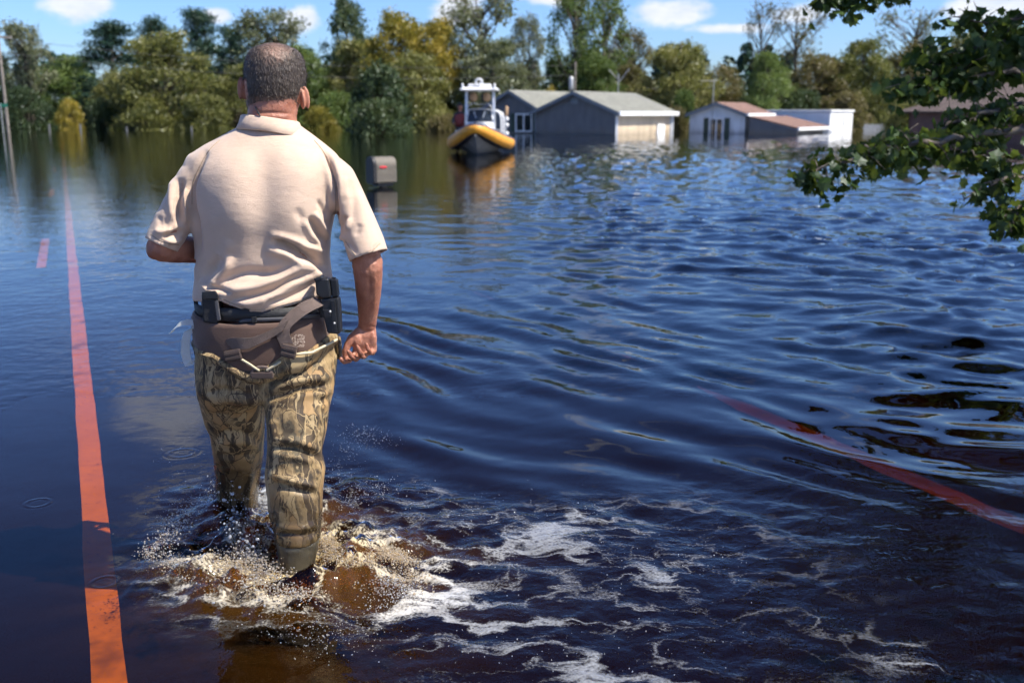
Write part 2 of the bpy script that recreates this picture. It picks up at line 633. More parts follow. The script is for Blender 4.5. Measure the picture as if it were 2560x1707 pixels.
# foam: thin lace of bubbles lying on the water
along = t.n('ShaderNodeMapping', i_Vector=fx, i_Rotation=(0, 0, R(20)), i_Scale=(.8, 1.5, 1))
warp = t.vmath('ADD', along, t.scale(t.noise(fx, 3.0, 3, .6, out=1), (.36, .36, 0)))
f1 = t.noise(warp, 4.6, 4, .55)
f3 = t.noise(fx, 120.0, 1, .5)
f4 = t.noise(fx, 2.6, 2, .5)
ridge = t.math('SUBTRACT', 1.0, t.math('MULTIPLY', t.math('ABSOLUTE', t.math('SUBTRACT', f1, .5)), 9.0))
grain = t.math('MULTIPLY', t.math('SUBTRACT', f3, .5), t.math('ADD', .7, t.math('MULTIPLY', amber_at, 1.5)))
lace = t.math('ADD', t.math('ADD', ridge, grain), t.rng(f4, .40, .62, 0, .45))
fm = t.rng(t.math('ADD', lace, t.math('MULTIPLY', foam_at, .62)), 1.10, 2.05)
fm = t.math('MULTIPLY', fm, t.math('ADD', t.rng(foam_at, .12, .62, 0, .40), t.rng(foam_at, .6, 1.0, 0, .34)))
fcol = t.mix(amber_at, (.62, .65, .69), (.74, .59, .31))
foam = t.n('ShaderNodeBsdfDiffuse', i_Color=fcol)
# water thick with air bubbles lets brown light back out
aer = t.n('ShaderNodeBsdfDiffuse', i_Color=(.16, .070, .014, 1))
am = t.math('MULTIPLY', t.rng(f1, .36, .62), t.math('MULTIPLY', amber_at, .40))
foam2 = t.n('ShaderNodeMixShader', i_0=t.math('DIVIDE', fm, t.math('ADD', t.math('ADD', fm, t.math('MULTIPLY', am, .6)), .001)), i_1=aer, i_2=foam)
cover = t.math('MAXIMUM', fm, am)
body = t.n('ShaderNodeMixShader', i_0=fres, i_1=foam2, i_2=gloss)
t.out(t.n('ShaderNodeMixShader', i_0=cover, i_1=wat, i_2=body))

xs = spaced(-150, 150, -1.75, .8, .013, .019)
ys = np.concatenate([np.linspace(-30, 1.3, 40), spaced(1.45, 175, 2.0, 3.7, .013, .0115)])
V, Fq = grid_mesh('water', xs, ys, water_height)
me = fast_mesh('flood_water', V, Fq)
x, y = V[:, 0], V[:, 1]
cm = churn_mask(x, y)
d1 = np.hypot((x - FOOT_R.x - .05) * .75, (y - FOOT_R.y + .03))


def foam_region(x, y):
    fo = churn_mask(x, y) * .64 * (1 - .75 * sstep(x, .2, 1.6))
    t3 = np.clip(.55 + .75 * (1 - 2.2 * np.abs(fbm(x * 13, y * 13, oct=3, seed=53, gain=.6))), 0, 1.3)
    fo += t3 * 1.35 * np.exp(-(np.hypot((x - FOOT_R.x - .07) * .62, (y - FOOT_R.y + .06) * 1.05) / .25) ** 2)
    fo += t3 * .55 * np.exp(-(np.hypot(x - FOOT_L.x + .05, y - FOOT_L.y) / .22) ** 2)
    for (px, py, rr, k) in [(1700, 1420, .24, .50), (1730, 1330, .18, .35), (1200, 1290, .20, .35), (1330, 1320, .22, .35), (1480, 1270, .12, .3), (2290, 1640, .11, .75),
                            (1350, 1640, .24, .12), (1500, 1680, .26, .15), (980, 1490, .15, .65), (1400, 1190, .08, .45), (1850, 1400, .16, .35), (2080, 1330, .14, .3),
                            (1100, 1210, .14, .40), (740, 1580, .14, .35), (1180, 1560, .18, .30), (2080, 1560, .08, .5), (1000, 1180, .12, .3), (1650, 1560, .2, .3)]:
        c = on_level(px, py)
        fo += .6 * k * np.exp(-(np.hypot(x - c.x, (y - c.y) * 1.4) / rr) ** 2)
    return np.clip(fo, 0, 1.25)


near = (y > .8) & (y < 6) & (np.abs(x) < 6)
fo = np.zeros(len(V))
fo[near] = foam_region(x[near], y[near])
am = np.clip(1.0 * np.exp(-(d1 / .30) ** 2) + .5 * np.exp(-(np.hypot(x - FOOT_R.x + .02, y - FOOT_R.y - .30) / .2) ** 2) + .15 * np.exp(-(np.hypot(x - FOOT_R.x - .15, y - 2.35) / .35) ** 2), 0, 1)
for nm, arr in (('churn', np.clip(cm, 0, 1)), ('foam', fo), ('amber', am)):
    at_ = me.attributes.new(nm, 'FLOAT', 'POINT')
    at_.data.foreach_set('value', arr.astype(np.float32))
depth = np.clip(-ground_height(x, y), 0.02, 2.0)
tint = np.ones((len(V), 4), np.float32)
tint[:, :3] = np.exp(-SIG[None] * depth[:, None] * 1.2)
at_ = me.attributes.new('tint', 'FLOAT_COLOR', 'POINT')
at_.data.foreach_set('color', tint.ravel())
fc = V[Fq[:, 0]]
me.materials.append(m_far)
me.materials.append(m_water)
me.polygons.foreach_set('material_index', ((fc[:, 1] > 1.2) & (fc[:, 1] < 4.7) & (fc[:, 0] > -2.4) & (fc[:, 0] < 3.2)).astype(np.int32))
tag(link('flood_water', me), label='dark blue rippled flood water covering road and yards', kind='structure')
# ------------------------------------------------------------------ trees
def q(x, y, Y):
    """point given in the 2352 px wide view of the photograph"""
    return at(x * 1.08844, y * 1.08844, Y)


def leaf_mat(name, cols, rough=.6, trans=.35, bark=False):
    m, t = new_mat(name)
    oc = t.n('ShaderNodeTexCoord', _out=3)
    n = t.noise(oc, .9, 3, .6)
    oi = t.n('ShaderNodeObjectInfo', _out=5)
    f = t.math('ADD', n, t.math('MULTIPLY', t.math('SUBTRACT', oi, .5), .18))
    c = t.ramp(f, [(.30, cols[0]), (.5, cols[1]), (.70, cols[2])])
    d = t.n('ShaderNodeBsdfDiffuse', i_Color=c)
    tr = t.n('ShaderNodeBsdfTranslucent', i_Color=t.mix(.5, c, (.16, .20, .03)))
    g = t.n('ShaderNodeBsdfGlossy', i_Color=(.9, .95, 1, 1), i_Roughness=.42)
    s = t.n('ShaderNodeMixShader', i_0=trans, i_1=d, i_2=tr)
    t.out(t.n('ShaderNodeMixShader', i_0=.02, i_1=s, i_2=g))
    return m


LEAF = {
    'olive': leaf_mat('olive_leaves', [(0.086, 0.094, 0.029), (0.165, 0.165, 0.048), (0.248, 0.228, 0.074)]),
    'green': leaf_mat('green_leaves', [(0.053, 0.088, 0.023), (0.105, 0.156, 0.039), (0.171, 0.220, 0.063)]),
    'yellow': leaf_mat('yellowing_leaves', [(0.121, 0.114, 0.020), (0.270, 0.220, 0.034), (0.426, 0.313, 0.048)]),
    'dark': leaf_mat('dark_leaves', [(0.023, 0.042, 0.020), (0.046, 0.071, 0.031), (0.080, 0.105, 0.042)], trans=.2),
    'pine': leaf_mat('pine_needles', [(0.014, 0.039, 0.029), (0.029, 0.063, 0.042), (0.052, 0.088, 0.053)], trans=.12),
    'grey': leaf_mat('grey_green_leaves', [(0.086, 0.099, 0.052), (0.150, 0.165, 0.086), (0.213, 0.220, 0.121)]),
    'brown': leaf_mat('browning_leaves', [(0.088, 0.074, 0.031), (0.150, 0.120, 0.052), (0.213, 0.171, 0.074)]),
    'fresh': leaf_mat('broad_fresh_leaves', [(0.017, 0.039, 0.006), (0.033, 0.064, 0.013), (0.068, 0.112, 0.022)], trans=.38),
}
m_bark = simple('grey_brown_bark', (.105, .085, .065), .9, var=.4, scale=5, bump=.6, bscale=14)


def leaf_quads(C, size, g, droop=.3, asp=.55):
    """one folded diamond-shaped leaf spray per centre"""
    n = len(C)
    a = g.randn(n, 3)
    a[:, 2] -= droop
    a /= np.linalg.norm(a, axis=1)[:, None]
    b = g.randn(n, 3)
    b -= a * (a * b).sum(1)[:, None]
    b /= np.linalg.norm(b, axis=1)[:, None]
    s = (size * (.6 + .8 * g.rand(n)))[:, None]
    v = np.stack([C - a * s * .5, C + b * s * asp * .5, C + a * s * .5, C - b * s * asp * .5], 1)
    return v.reshape(-1, 3), np.arange(4 * n).reshape(-1, 4)


def clump_tree(kind, seed):
    """prototype of about 10 m height and given habit: trunk mesh, crown mesh, width"""
    g = np.random.RandomState(seed)
    mb = MB()
    tips = []
    if kind == 'broad':
        H, Rw, n, rc, nl, ls = 10., 3.6, 100, .95, 210, .25
        for i in range(n):
            th, zz = g.rand() * 6.283, g.rand()
            prof = (math.sin(math.pi * min(1, .16 + .80 * zz)) ** .5) * (1.05 - .25 * zz)
            rr = Rw * prof * (g.rand() ** .38) * .92
            tips.append((rr * math.cos(th), rr * math.sin(th), 1.0 + 8.3 * zz, rc * (.7 + .6 * g.rand()) * (1.15 - .4 * zz)))
    elif kind == 'airy':
        H, Rw, n, rc, nl, ls = 10., 2.3, 60, .72, 95, .24
        for i in range(n):
            th, zz = g.rand() * 6.283, g.rand() ** .8
            rr = Rw * (.30 + .8 * math.sin(math.pi * (.12 + .76 * zz))) * g.rand() ** .5
            tips.append((rr * math.cos(th), rr * math.sin(th), 3.2 + 6.4 * zz, rc * (.6 + .7 * g.rand())))
    elif kind == 'pine':
        H, Rw, n, rc, nl, ls = 10., 2.0, 85, .62, 150, .24
        for i in range(n):
            th, zz = g.rand() * 6.283, g.rand()
            rr = Rw * (1.05 - .85 * zz ** 1.3) * (.35 + .65 * g.rand() ** .6) * (1 if zz > .12 else .7)
            tips.append((rr * math.cos(th), rr * math.sin(th), 2.0 + 7.6 * zz, rc * (.7 + .6 * g.rand())))
    elif kind == 'bare':
        H, Rw, n, rc, nl, ls = 10., 2.0, 34, .55, 26, .22
        for i in range(n):
            th, zz = g.rand() * 6.283, g.rand() ** .7
            rr = Rw * (.35 + .65 * zz) * g.rand() ** .5
            tips.append((rr * math.cos(th), rr * math.sin(th), 3.0 + 6.6 * zz, rc * (.6 + .7 * g.rand())))
    else:  # bush
        H, Rw, n, rc, nl, ls = 4., 1.9, 60, .60, 170, .19
        for i in range(n):
            th, zz = g.rand() * 6.283, g.rand()
            rr = Rw * (1 - zz ** 2.2) ** .5 * g.rand() ** .4
            tips.append((rr * math.cos(th), rr * math.sin(th), .15 + 3.5 * zz, rc * (.7 + .6 * g.rand())))
    # stem, bent a little, and a limb to each clump
    lean = g.randn(2) * .25
    stem = [Vector((lean[0] * (z / H) ** 2 * 1.2 + .12 * math.sin(z * 1.1 + seed), lean[1] * (z / H) ** 2 + .12 * math.cos(z * .9), z)) for z in np.linspace(0, H * .93, 10)]
    rad = [.20 * (1 - .88 * k / 9) * H / 10 + .012 for k in range(10)]
    mb.tube(stem, rad, 7)

    def stem_at(z):
        f = max(0, min(.999, z / (H * .93))) * 9
        k = int(f)
        return stem[k].lerp(stem[k + 1], f - k)
    Cs, S = [], []
    for (x, y, z, r) in tips:
        tip = Vector((x, y, z))
        up = .55 if kind in ('airy', 'bare', 'broad') else .12
        z0 = max(.3, z - (math.hypot(x, y) * (up + .5) + .4))
        p0 = stem_at(z0)
        mid = p0.lerp(tip, .5) + Vector((g.randn() * .15, g.randn() * .15, -.12 if kind == 'pine' else .12))
        rr = .012 + .022 * (tip - p0).length * .5
        mb.tube([p0, p0.lerp(mid, .6), mid, tip], [rr * 1.4, rr * 1.1, rr * .8, .010], 4, ends=False)
        if kind in ('bare', 'airy'):
            for k in range(5):
                e = tip + Vector((g.randn() * .5, g.randn() * .5, .3 + g.rand() * .7)) * r * 1.3
                mb.tube([mid.lerp(tip, g.rand()), tip.lerp(e, .5), e], [rr * .5, .009, .005], 3, ends=False)
        m = int(nl * (r / rc) ** 2)
        d = g.randn(m, 3)
        d /= np.linalg.norm(d, axis=1)[:, None]
        d *= (np.where(g.rand(m) < .7, g.rand(m) ** .5, np.minimum(1.3, .55 + .45 * np.abs(g.randn(m)))) * r)[:, None]
        d[:, 2] *= .85 if kind != 'pine' else .5
        if kind == 'pine':
            d[:, :2] *= 1.25
        Cs.append(d + np.array([x, y, z]))
    C = np.concatenate(Cs)
    C[:, 2] = np.maximum(C[:, 2], .05)
    V, Fq = leaf_quads(C, ls, g, droop=.5 if kind in ('broad', 'bush') else .2, asp=.5 if kind != 'pine' else .3)
    W = np.percentile(np.hypot(C[:, 0], C[:, 1]), 97)
    return mb.mesh('trunk', True), fast_mesh('crown', V, Fq, False), H, W


PROTO = {}
for kd, n in (('broad', 3), ('airy', 3), ('pine', 2), ('bare', 2), ('bush', 2)):
    for i in range(n):
        PROTO[kd, i] = clump_tree(kd, 100 + 13 * i + len(kd))
for (tm, cm_, _, _) in PROTO.values():
    tm.materials.append(m_bark)
    cm_.materials.append(LEAF['green'])


def tree(name, label, cat, kind, var, colour, x, top, wpx, D, base=-1.2, group=None, rz=0.0):
    """tree whose crown tops out at (x, top) and is wpx wide in the 2352 px view, standing D metres off"""
    tm, cm_, H, W = PROTO[kind, var]
    p = q(x, top, D)
    sz = (p.z - base) / (H * .97)
    sw = wpx / 2287 * D / (2 * W)
    e = empty(name, (p.x, D, base), rz + rnd.uniform(0, 6.28))
    e.scale = (sw, sw, sz)
    bpy.context.view_layer.update()
    for nm, me, mt in (('trunk', tm, m_bark), ('crown', cm_, LEAF[colour])):
        o = bpy.data.objects.new(nm, me)
        COL.objects.link(o)
        o.parent = e
        o.material_slots[0].link = 'OBJECT'
        o.material_slots[0].material = mt
        if nm == 'crown':
            o['kind'] = 'stuff'
    tag(e, label, cat, group)
    return e


G1 = 'trees along the flooded far bank'
T = [
    # name, label, kind, var, colour, x, top, width, D
    ('hardwood_tree', 'thin grey-green tree with open crown beside the utility pole', 'airy', 0, 'grey', 52, 62, 120, 96),
    ('hardwood_tree', 'dark tree cut by the left edge of the picture', 'broad', 1, 'dark', -22, 108, 90, 100),
    ('hardwood_tree', 'mid green rounded tree behind the small yellow bush', 'broad', 0, 'green', 152, 128, 165, 112),
    ('pine_tree', 'dark spreading pine, first dark crown from the left', 'pine', 0, 'pine', 246, 52, 165, 104),
    ('hardwood_tree', 'low olive tree filling in under the first dark pine', 'broad', 2, 'olive', 262, 165, 120, 95),
    ('hardwood_tree', 'largest olive tree, left of the walking person', 'broad', 2, 'olive', 372, 66, 235, 90),
    ('pine_tree', 'dark pine top peeping over the large olive tree', 'pine', 1, 'pine', 350, 36, 110, 118),
    ('pine_tree', 'tall dark pine right of the large olive tree', 'pine', 0, 'pine', 458, 22, 130, 112),
    ('pine_tree', 'dark pine just left of the person\'s head', 'pine', 1, 'pine', 528, 58, 100, 108),
    ('hardwood_tree', 'airy pale tree right behind the person\'s head', 'airy', 1, 'grey', 620, 24, 175, 104),
    ('hardwood_tree', 'olive shrubby tree left of the person\'s neck', 'broad', 0, 'olive', 545, 150, 130, 92),
    ('hardwood_tree', 'green leaning tree right of the person\'s ear', 'broad', 1, 'green', 690, 105, 150, 92),
    ('hardwood_tree', 'tall dark green tree topped out at the frame edge', 'broad', 1, 'dark', 792, -8, 145, 100),
    ('hardwood_tree', 'olive tree below the tall dark green one', 'broad', 0, 'olive', 815, 95, 150, 92),
    ('hardwood_tree', 'large yellowing tree with rounded double crown', 'broad', 2, 'yellow', 915, 22, 185, 88),
    ('hardwood_tree', 'second yellowing tree, left of the open cottonwood', 'broad', 0, 'yellow', 1000, 45, 150, 86),
    ('hardwood_tree', 'green tree under the two yellowing trees', 'broad', 1, 'olive', 950, 120, 190, 82),
    ('hardwood_tree', 'tall open cottonwood with dark limbs behind the boat', 'airy', 2, 'grey', 1108, -22, 190, 88),
    ('hardwood_tree', 'dense lower grey-green tree behind the boat', 'broad', 0, 'grey', 1130, 92, 190, 84),
    ('hardwood_tree', 'narrow tree at the edge of the bright gap of sky', 'airy', 0, 'grey', 1212, 44, 80, 88),
    ('hardwood_tree', 'tall tree with straight dark trunk over the grey house', 'airy', 1, 'green', 1318, -45, 120, 92),
    ('hardwood_tree', 'tall leafy tree right of the straight dark trunk', 'airy', 2, 'green', 1388, -30, 130, 94),
    ('hardwood_tree', 'low dark tree in the gap left of the grey house ridge', 'broad', 1, 'dark', 1275, 140, 90, 96),
    ('hardwood_tree', 'green tree low behind the grey house ridge', 'broad', 2, 'green', 1370, 118, 130, 90),
    ('hardwood_tree', 'thin brownish tree over the grey house roof', 'airy', 0, 'brown', 1452, 74, 100, 96),
    ('hardwood_tree', 'brownish bushy tree behind the grey roof', 'broad', 0, 'brown', 1455, 150, 120, 92),
    ('hardwood_tree', 'pale green willow between the two houses', 'broad', 2, 'olive', 1562, 92, 195, 86),
    ('hardwood_tree', 'brownish tree right of the pale willow', 'broad', 1, 'brown', 1660, 150, 130, 92),
    ('hardwood_tree', 'nearly bare tree with upright twigs over the small house', 'bare', 0, 'brown', 1757, 8, 95, 96),
    ('hardwood_tree', 'wide nearly bare tree with russet twigs', 'bare', 1, 'brown', 1838, 16, 130, 94),
    ('hardwood_tree', 'bright green tree behind the small brown-roofed house', 'broad', 0, 'green', 1768, 122, 125, 84),
    ('hardwood_tree', 'brown-green tree behind the white trailer', 'broad', 2, 'brown', 1880, 120, 175, 88),
    ('hardwood_tree', 'olive tree right of the white trailer', 'broad', 0, 'olive', 1985, 92, 170, 88),
    ('hardwood_tree', 'open twiggy tree seen through the hanging branch', 'bare', 0, 'grey', 2085, 22, 150, 92),
    ('hardwood_tree', 'brownish tree behind the hanging branch', 'broad', 1, 'brown', 2110, 95, 190, 90),
    ('hardwood_tree', 'olive tree behind the big brown roof', 'broad', 2, 'olive', 2230, 70, 180, 92),
    ('hardwood_tree', 'tree at the right edge behind the brown roof', 'broad', 0, 'green', 2340, 60, 190, 94),
]
for (nm, lb, kd, vr, colr, x, top, wp, D) in T:
    tree(nm, lb, 'tree', kd, vr, colr, x, top, wp, D, group=G1)
B = [
    ('small round yellow bush standing in the water far left', 0, 'yellow', 155, 232, 62, 88),
    ('yellow-green bushes at the water left of the person', 1, 'olive', 470, 215, 120, 86),
    ('olive bush at the water under the large olive tree', 0, 'olive', 330, 225, 140, 86),
    ('yellow-green bush at the water beside the person\'s collar', 1, 'yellow', 735, 245, 90, 80),
    ('dark evergreen bush standing in front of the yellowing trees', 0, 'dark', 868, 155, 135, 66),
    ('low dark bush at the foot of the evergreen bush', 1, 'dark', 868, 226, 150, 62),
    ('green bush left of the evergreen bush', 1, 'green', 770, 210, 110, 82),
    ('olive bush left of the boat', 0, 'olive', 985, 215, 130, 80),
    ('straw-coloured low bush on the bank left of the boat', 1, 'brown', 1030, 262, 120, 76),
    ('yellow-green bush over the left ridge of the grey house', 0, 'yellow', 1268, 206, 50, 84),
    ('green bush between the grey house and the small house', 1, 'green', 1572, 205, 60, 78),
    ('brown low bush at the water between the houses', 0, 'brown', 1560, 250, 60, 76),
    ('dark bush behind the trailer roof', 1, 'dark', 1840, 205, 110, 84),
    ('brown bush left of the trailer roof', 0, 'brown', 1950, 215, 120, 82),
    ('olive bush between trailer and brown roof', 1, 'olive', 2100, 225, 140, 74),
    ('dark undergrowth bush on the far left bank', 0, 'dark', 60, 205, 110, 92),
    ('dark bush between the yellow bush and the olive tree', 1, 'dark', 232, 225, 90, 90),
    ('dark bush low in the gap left of the grey house', 1, 'dark', 1245, 205, 90, 90),
]
for (lb, vr, colr, x, top, wp, D) in B:
    tree('bush', lb, 'bush', 'bush', vr, colr, x, top, wp, D, group='bushes along the flooded far bank')

# far pine wood: reads as one dark mass on the skyline
g = np.random.RandomState(5)
Cs = []
mbw = MB()
for i in range(190):
    X = -190 + 380 * i / 189 + g.randn() * 1.2
    Y = 175 + g.rand() * 40
    h = 10.5 + 1.2 * g.rand() + 1.5 * vnoise(np.array([X * .03]), np.array([1.0]))[0]
    n = 130
    zz = g.rand(n) ** .8
    rr = (3.4 * (1 - zz * .75)) * g.rand(n) ** .5
    th = g.rand(n) * 6.283
    Cs.append(np.stack([X + rr * np.cos(th), Y + rr * np.sin(th), 1 + zz * h], 1))
V, Fq = leaf_quads(np.concatenate(Cs), 1.5, g, .6, .5)
tag(link('far_pine_wood', fast_mesh('far_pine_wood', V, Fq, False), LEAF['pine']), label='even dark line of pine wood far behind the houses', cat='wood', kind='stuff')


# ---- tree on the right whose branches hang into the picture, and its neighbour that shades the near water
def lobed_leaf():
    pts = [(0, 0), (.20, .06), (.46, .02), (.40, .26), (.58, .46), (.30, .52), (.26, .80), (.08, .70), (0, 1.0), (-.08, .70), (-.26, .80), (-.30, .52), (-.58, .46), (-.40, .26), (-.46, .02), (-.20, .06)]
    v = [(x, y - .0, .16 * abs(x) - .22 * (y - .3) ** 2) for x, y in pts]
    return np.array([(0, .42, -.02)] + v)


LEAF_V = lobed_leaf()
LEAF_F = [(0, i, i % 16 + 1) for i in range(1, 17)]


def leaves_on(points, g, size):
    """points: array; hanging lobed leaves attached there"""
    vs, fs = [], []
    for k, p in enumerate(points):
        s = size * (.45 + .85 * g.rand())
        ya = Vector((g.randn() * .7, g.randn() * .7, -.55 - g.rand() * .5)).normalized()
        xa = Vector((g.randn(), g.randn(), g.randn() * .4))
        xa = (xa - ya * xa.dot(ya)).normalized()
        za = xa.cross(ya)
        M = np.array([xa, ya, za])
        vs.append((LEAF_V * s) @ M + np.array(p) + np.array(ya) * s * .25)
    V = np.concatenate(vs)
    n = len(LEAF_V)
    Fq = (np.array(LEAF_F)[None] + (np.arange(len(points)) * n)[:, None, None]).reshape(-1, 3)
    return V, Fq


def limb_pts(poly):
    return [Vector(p) for p in poly]


def near_tree(name, label, base, limbs, crown_c, crown_r, n_clump, n_leaf, seed, size=.082):
    g = np.random.RandomState(seed)
    e = empty(name, base)
    mb = MB()
    bx, by, bz = base
    trunk = [Vector((bx + .10 * math.sin(z), by + .08 * math.cos(z * 1.3), z)) for z in np.linspace(bz, crown_c[2] + 1.0, 9)]
    mb.tube(trunk, [.20 - .016 * k for k in range(9)], 10)
    P = []
    # limbs that the photograph shows, with side twigs
    for (poly, dens, r0, spread) in limbs:
        poly = limb_pts(poly)
        L = sum((b - a).length for a, b in zip(poly, poly[1:]))
        n = len(poly)
        fine = []
        for a, b in zip(poly, poly[1:]):
            for k in range(6):
                fine.append(a.lerp(b, k / 6) + Vector((g.randn(), g.randn(), g.randn())) * .012)
        fine.append(poly[-1])
        mb.tube(fine, [r0 * (1 - .85 * k / (len(fine) - 1)) + .003 for k in range(len(fine))], 5, ends=False)
        ntw = int(L * dens)
        for k in range(ntw):
            f = (g.rand() ** .8) * (len(fine) - 1)
            i = int(min(f, len(fine) - 2))
            p = fine[i].lerp(fine[i + 1], f - i)
            d = Vector((g.randn(), g.randn() * .8, g.randn() * .55 - .15)).normalized() * spread * (.35 + .8 * g.rand())
            e1 = p + d
            mb.tube([p, p.lerp(e1, .5) + Vector((0, 0, .02)), e1], [.006, .004, .002], 3, ends=False)
            for j in range(int(5 + 6 * g.rand())):
                P.append(p.lerp(e1, .2 + .9 * g.rand()) + Vector((g.randn(), g.randn(), g.randn())) * .035)
    # the rest of the crown
    for k in range(n_clump):
        d = Vector((g.randn(), g.randn(), g.randn())).normalized() * (g.rand() ** .35)
        c = Vector(crown_c) + Vector((d.x * crown_r[0], d.y * crown_r[1], d.z * crown_r[2]))
        z0 = max(1.6, c.z - 1.2)
        p0 = Vector((bx, by, z0))
        mid = p0.lerp(c, .55) + Vector((0, 0, .25))
        mb.tube([p0, mid, c], [.045, .03, .008], 4, ends=False)
        for j in range(n_leaf):
            P.append(c + Vector((g.randn(), g.randn(), g.randn() * .6)) * .36)
    mb.build('trunk', m_bark, e, True, fix=False)
    V, Fq = leaves_on(P, g, size)
    o = link('crown', fast_mesh('crown', V, Fq, False), LEAF['fresh'], e)
    o['kind'] = 'stuff'
    tag(e, label, 'tree')
    return e


TB = (6.0, 7.2, -1.2)
S0 = Vector((5.9, 7.2, 2.3))
limbs = [
    # (polyline, twigs per metre, radius, twig length)
    ([(5.9, 7.2, 1.6), q(2352, 298, 6.9), q(2230, 312, 6.8), q(2120, 330, 6.7), q(2010, 345, 6.6), q(1925, 375, 6.5), q(1850, 402, 6.5)], 13, .028, .17),
    ([(5.9, 7.2, 1.9), q(2352, 238, 7.2), q(2250, 262, 7.1), q(2150, 300, 7.0), q(2095, 345, 6.9)], 16, .024, .22),
    ([(5.9, 7.2, 2.2), q(2352, 165, 7.4), q(2240, 175, 7.3), q(2140, 175, 7.2), q(2075, 205, 7.1)], 17, .026, .22),
    ([(5.9, 7.2, 2.4), q(2360, 100, 7.6), q(2270, 105, 7.4), q(2180, 120, 7.3), q(2120, 150, 7.2)], 18, .022, .20),
    ([(5.9, 7.2, 2.6), q(2360, 30, 7.6), q(2280, 60, 7.6), q(2200, 40, 7.5)], 8, .016, .16),
    ([(5.9, 7.2, 3.0), q(2300, -60, 7.6), q(2120, -45, 7.3), q(1990, -20, 7.1), q(1880, -6, 7.0)], 13, .022, .15),
    ([(5.9, 7.2, 1.1), q(2352, 404, 6.6), q(2300, 412, 6.5), q(2255, 428, 6.5), q(2215, 462, 6.4)], 4, .014, .10),
    ([(5.9, 7.2, 1.0), q(2385, 440, 6.4), q(2352, 470, 6.4), q(2325, 500, 6.3), q(2305, 535, 6.3)], 6, .012, .14),
    ([(5.9, 7.2, 1.3), q(2352, 365, 6.8), q(2290, 370, 6.7), q(2210, 350, 6.7)], 5, .014, .14),
]
near_tree('overhanging_tree', 'broad-leaved tree whose leafy branches hang in from the right edge', TB, limbs, (5.4, 7.9, 4.25), (3.3, 2.7, 1.75), 120, 60, 77)
near_tree('shade_tree', 'broad-leaved tree beside the photographer shading the near right water', (6.9, -1.4, -1.0), [], (6.2, -.9, 5.2), (2.6, 2.4, 1.7), 70, 55, 78, size=.13)
# ------------------------------------------------------------------ buildings
def siding(name, col, var=.12):
    m, t = new_mat(name)
    oc = t.n('ShaderNodeTexCoord', _out=3)
    z = t.n('ShaderNodeSeparateXYZ', _out=2, i_0=oc)
    lap = t.math('FRACT', t.math('MULTIPLY', z, 6.0))
    n = t.noise(t.scale(oc, (1, 1, .3)), 2.5, 5, .6)
    c = t.mix(t.rng(n, .3, .7), tuple(q_ * (1 - var) for q_ in col), tuple(q_ * (1 + var) for q_ in col))
    stain = t.rng(t.math('ADD', z, t.math('MULTIPLY', n, .5)), .15, .75, .55, 0)
    c = t.mix(stain, c, (.20, .16, .11))
    t.out(t.n('ShaderNodeBsdfPrincipled', i_Base_Color=c, i_Roughness=.6, i_Normal=t.n('ShaderNodeBump', i_Strength=.6, i_Distance=.03, i_Height=lap)))
    return m


def shingle(name, col):
    m, t = new_mat(name)
    oc = t.n('ShaderNodeTexCoord', _out=3)
    b = t.n('ShaderNodeTexBrick', _out=0, i_Vector=t.scale(oc, (1, 1.0, 1)), i_Scale=1.6, i_Color1=(*[c * 1.15 for c in col], 1), i_Color2=(*[c * .8 for c in col], 1), i_Mortar=(*[c * .5 for c in col], 1))
    n = t.noise(oc, 1.2, 6, .6)
    c = t.mix(t.rng(n, .35, .7, 0, .5), b, tuple(q_ * .55 for q_ in col))
    t.out(t.n('ShaderNodeBsdfPrincipled', i_Base_Color=c, i_Roughness=.9, i_Normal=t.n('ShaderNodeBump', i_Strength=.5, i_Distance=.03, i_Height=n)))
    return m


m_beige = siding('beige_lap_siding', (.60, .48, .33))
m_slate = siding('dark_slate_siding', (.125, .130, .140))
m_paleblue = siding('white_lap_siding', (.62, .66, .70))
m_shingle_grey = shingle('grey_green_shingles', (.21, .21, .175))
m_shingle_brown = shingle('red_brown_shingles', (.20, .115, .085))
m_shingle_brown2 = shingle('dull_brown_shingles', (.135, .100, .085))
m_trim = simple('white_house_trim', (.80, .80, .78), .5, var=.06)
m_trim_blue = simple('slate_fascia', (.16, .18, .20), .5, var=.1)
m_shutter = simple('dark_green_shutter', (.020, .045, .030), .5)
m_glass, t = new_mat('dark_window_glass')
t.out(t.n('ShaderNodeBsdfPrincipled', i_Base_Color=(.02, .025, .03, 1), i_Roughness=.06, i_Specular_IOR_Level=.8))
m_wood = simple('weathered_wood_pole', (.19, .165, .14), .9, var=.3, scale=3, bump=.5, bscale=20)

AX = R(35)
GL = Vector((-math.cos(AX), math.sin(AX), 0))     # along a gable wall, to the left and away
SR = Vector((math.sin(AX), math.cos(AX), 0))      # along an eave wall, to the right and away
NG, NS = Vector((-math.sin(AX), -math.cos(AX), 0)), Vector((math.cos(AX), -math.sin(AX), 0))
UP = Vector((0, 0, 1))


def reach(C, d, xq):
    """length along d from C until the view column xq of the 2352 px view"""
    u = (xq - 1176) / 2287 
    # (C.x + l d.x) = u * (depth) with depth = y cosP - (z-H) sinP
    k = u * CP
    return (k * C.y - C.x) / (d.x - k * d.y)


def slab(name, pts, th, mat, parent):
    a, b, c = Vector(pts[0]), Vector(pts[1]), Vector(pts[2])
    n = (b - a).cross(c - a).normalized()
    if n.z < 0:
        n = -n
    mb = MB().quadprism(pts, -n * th)
    return mb.build(name, mat, parent)


def wall(name, pts, n, th, mat, parent):
    return MB().quadprism(pts, -n * th).build(name, mat, parent)


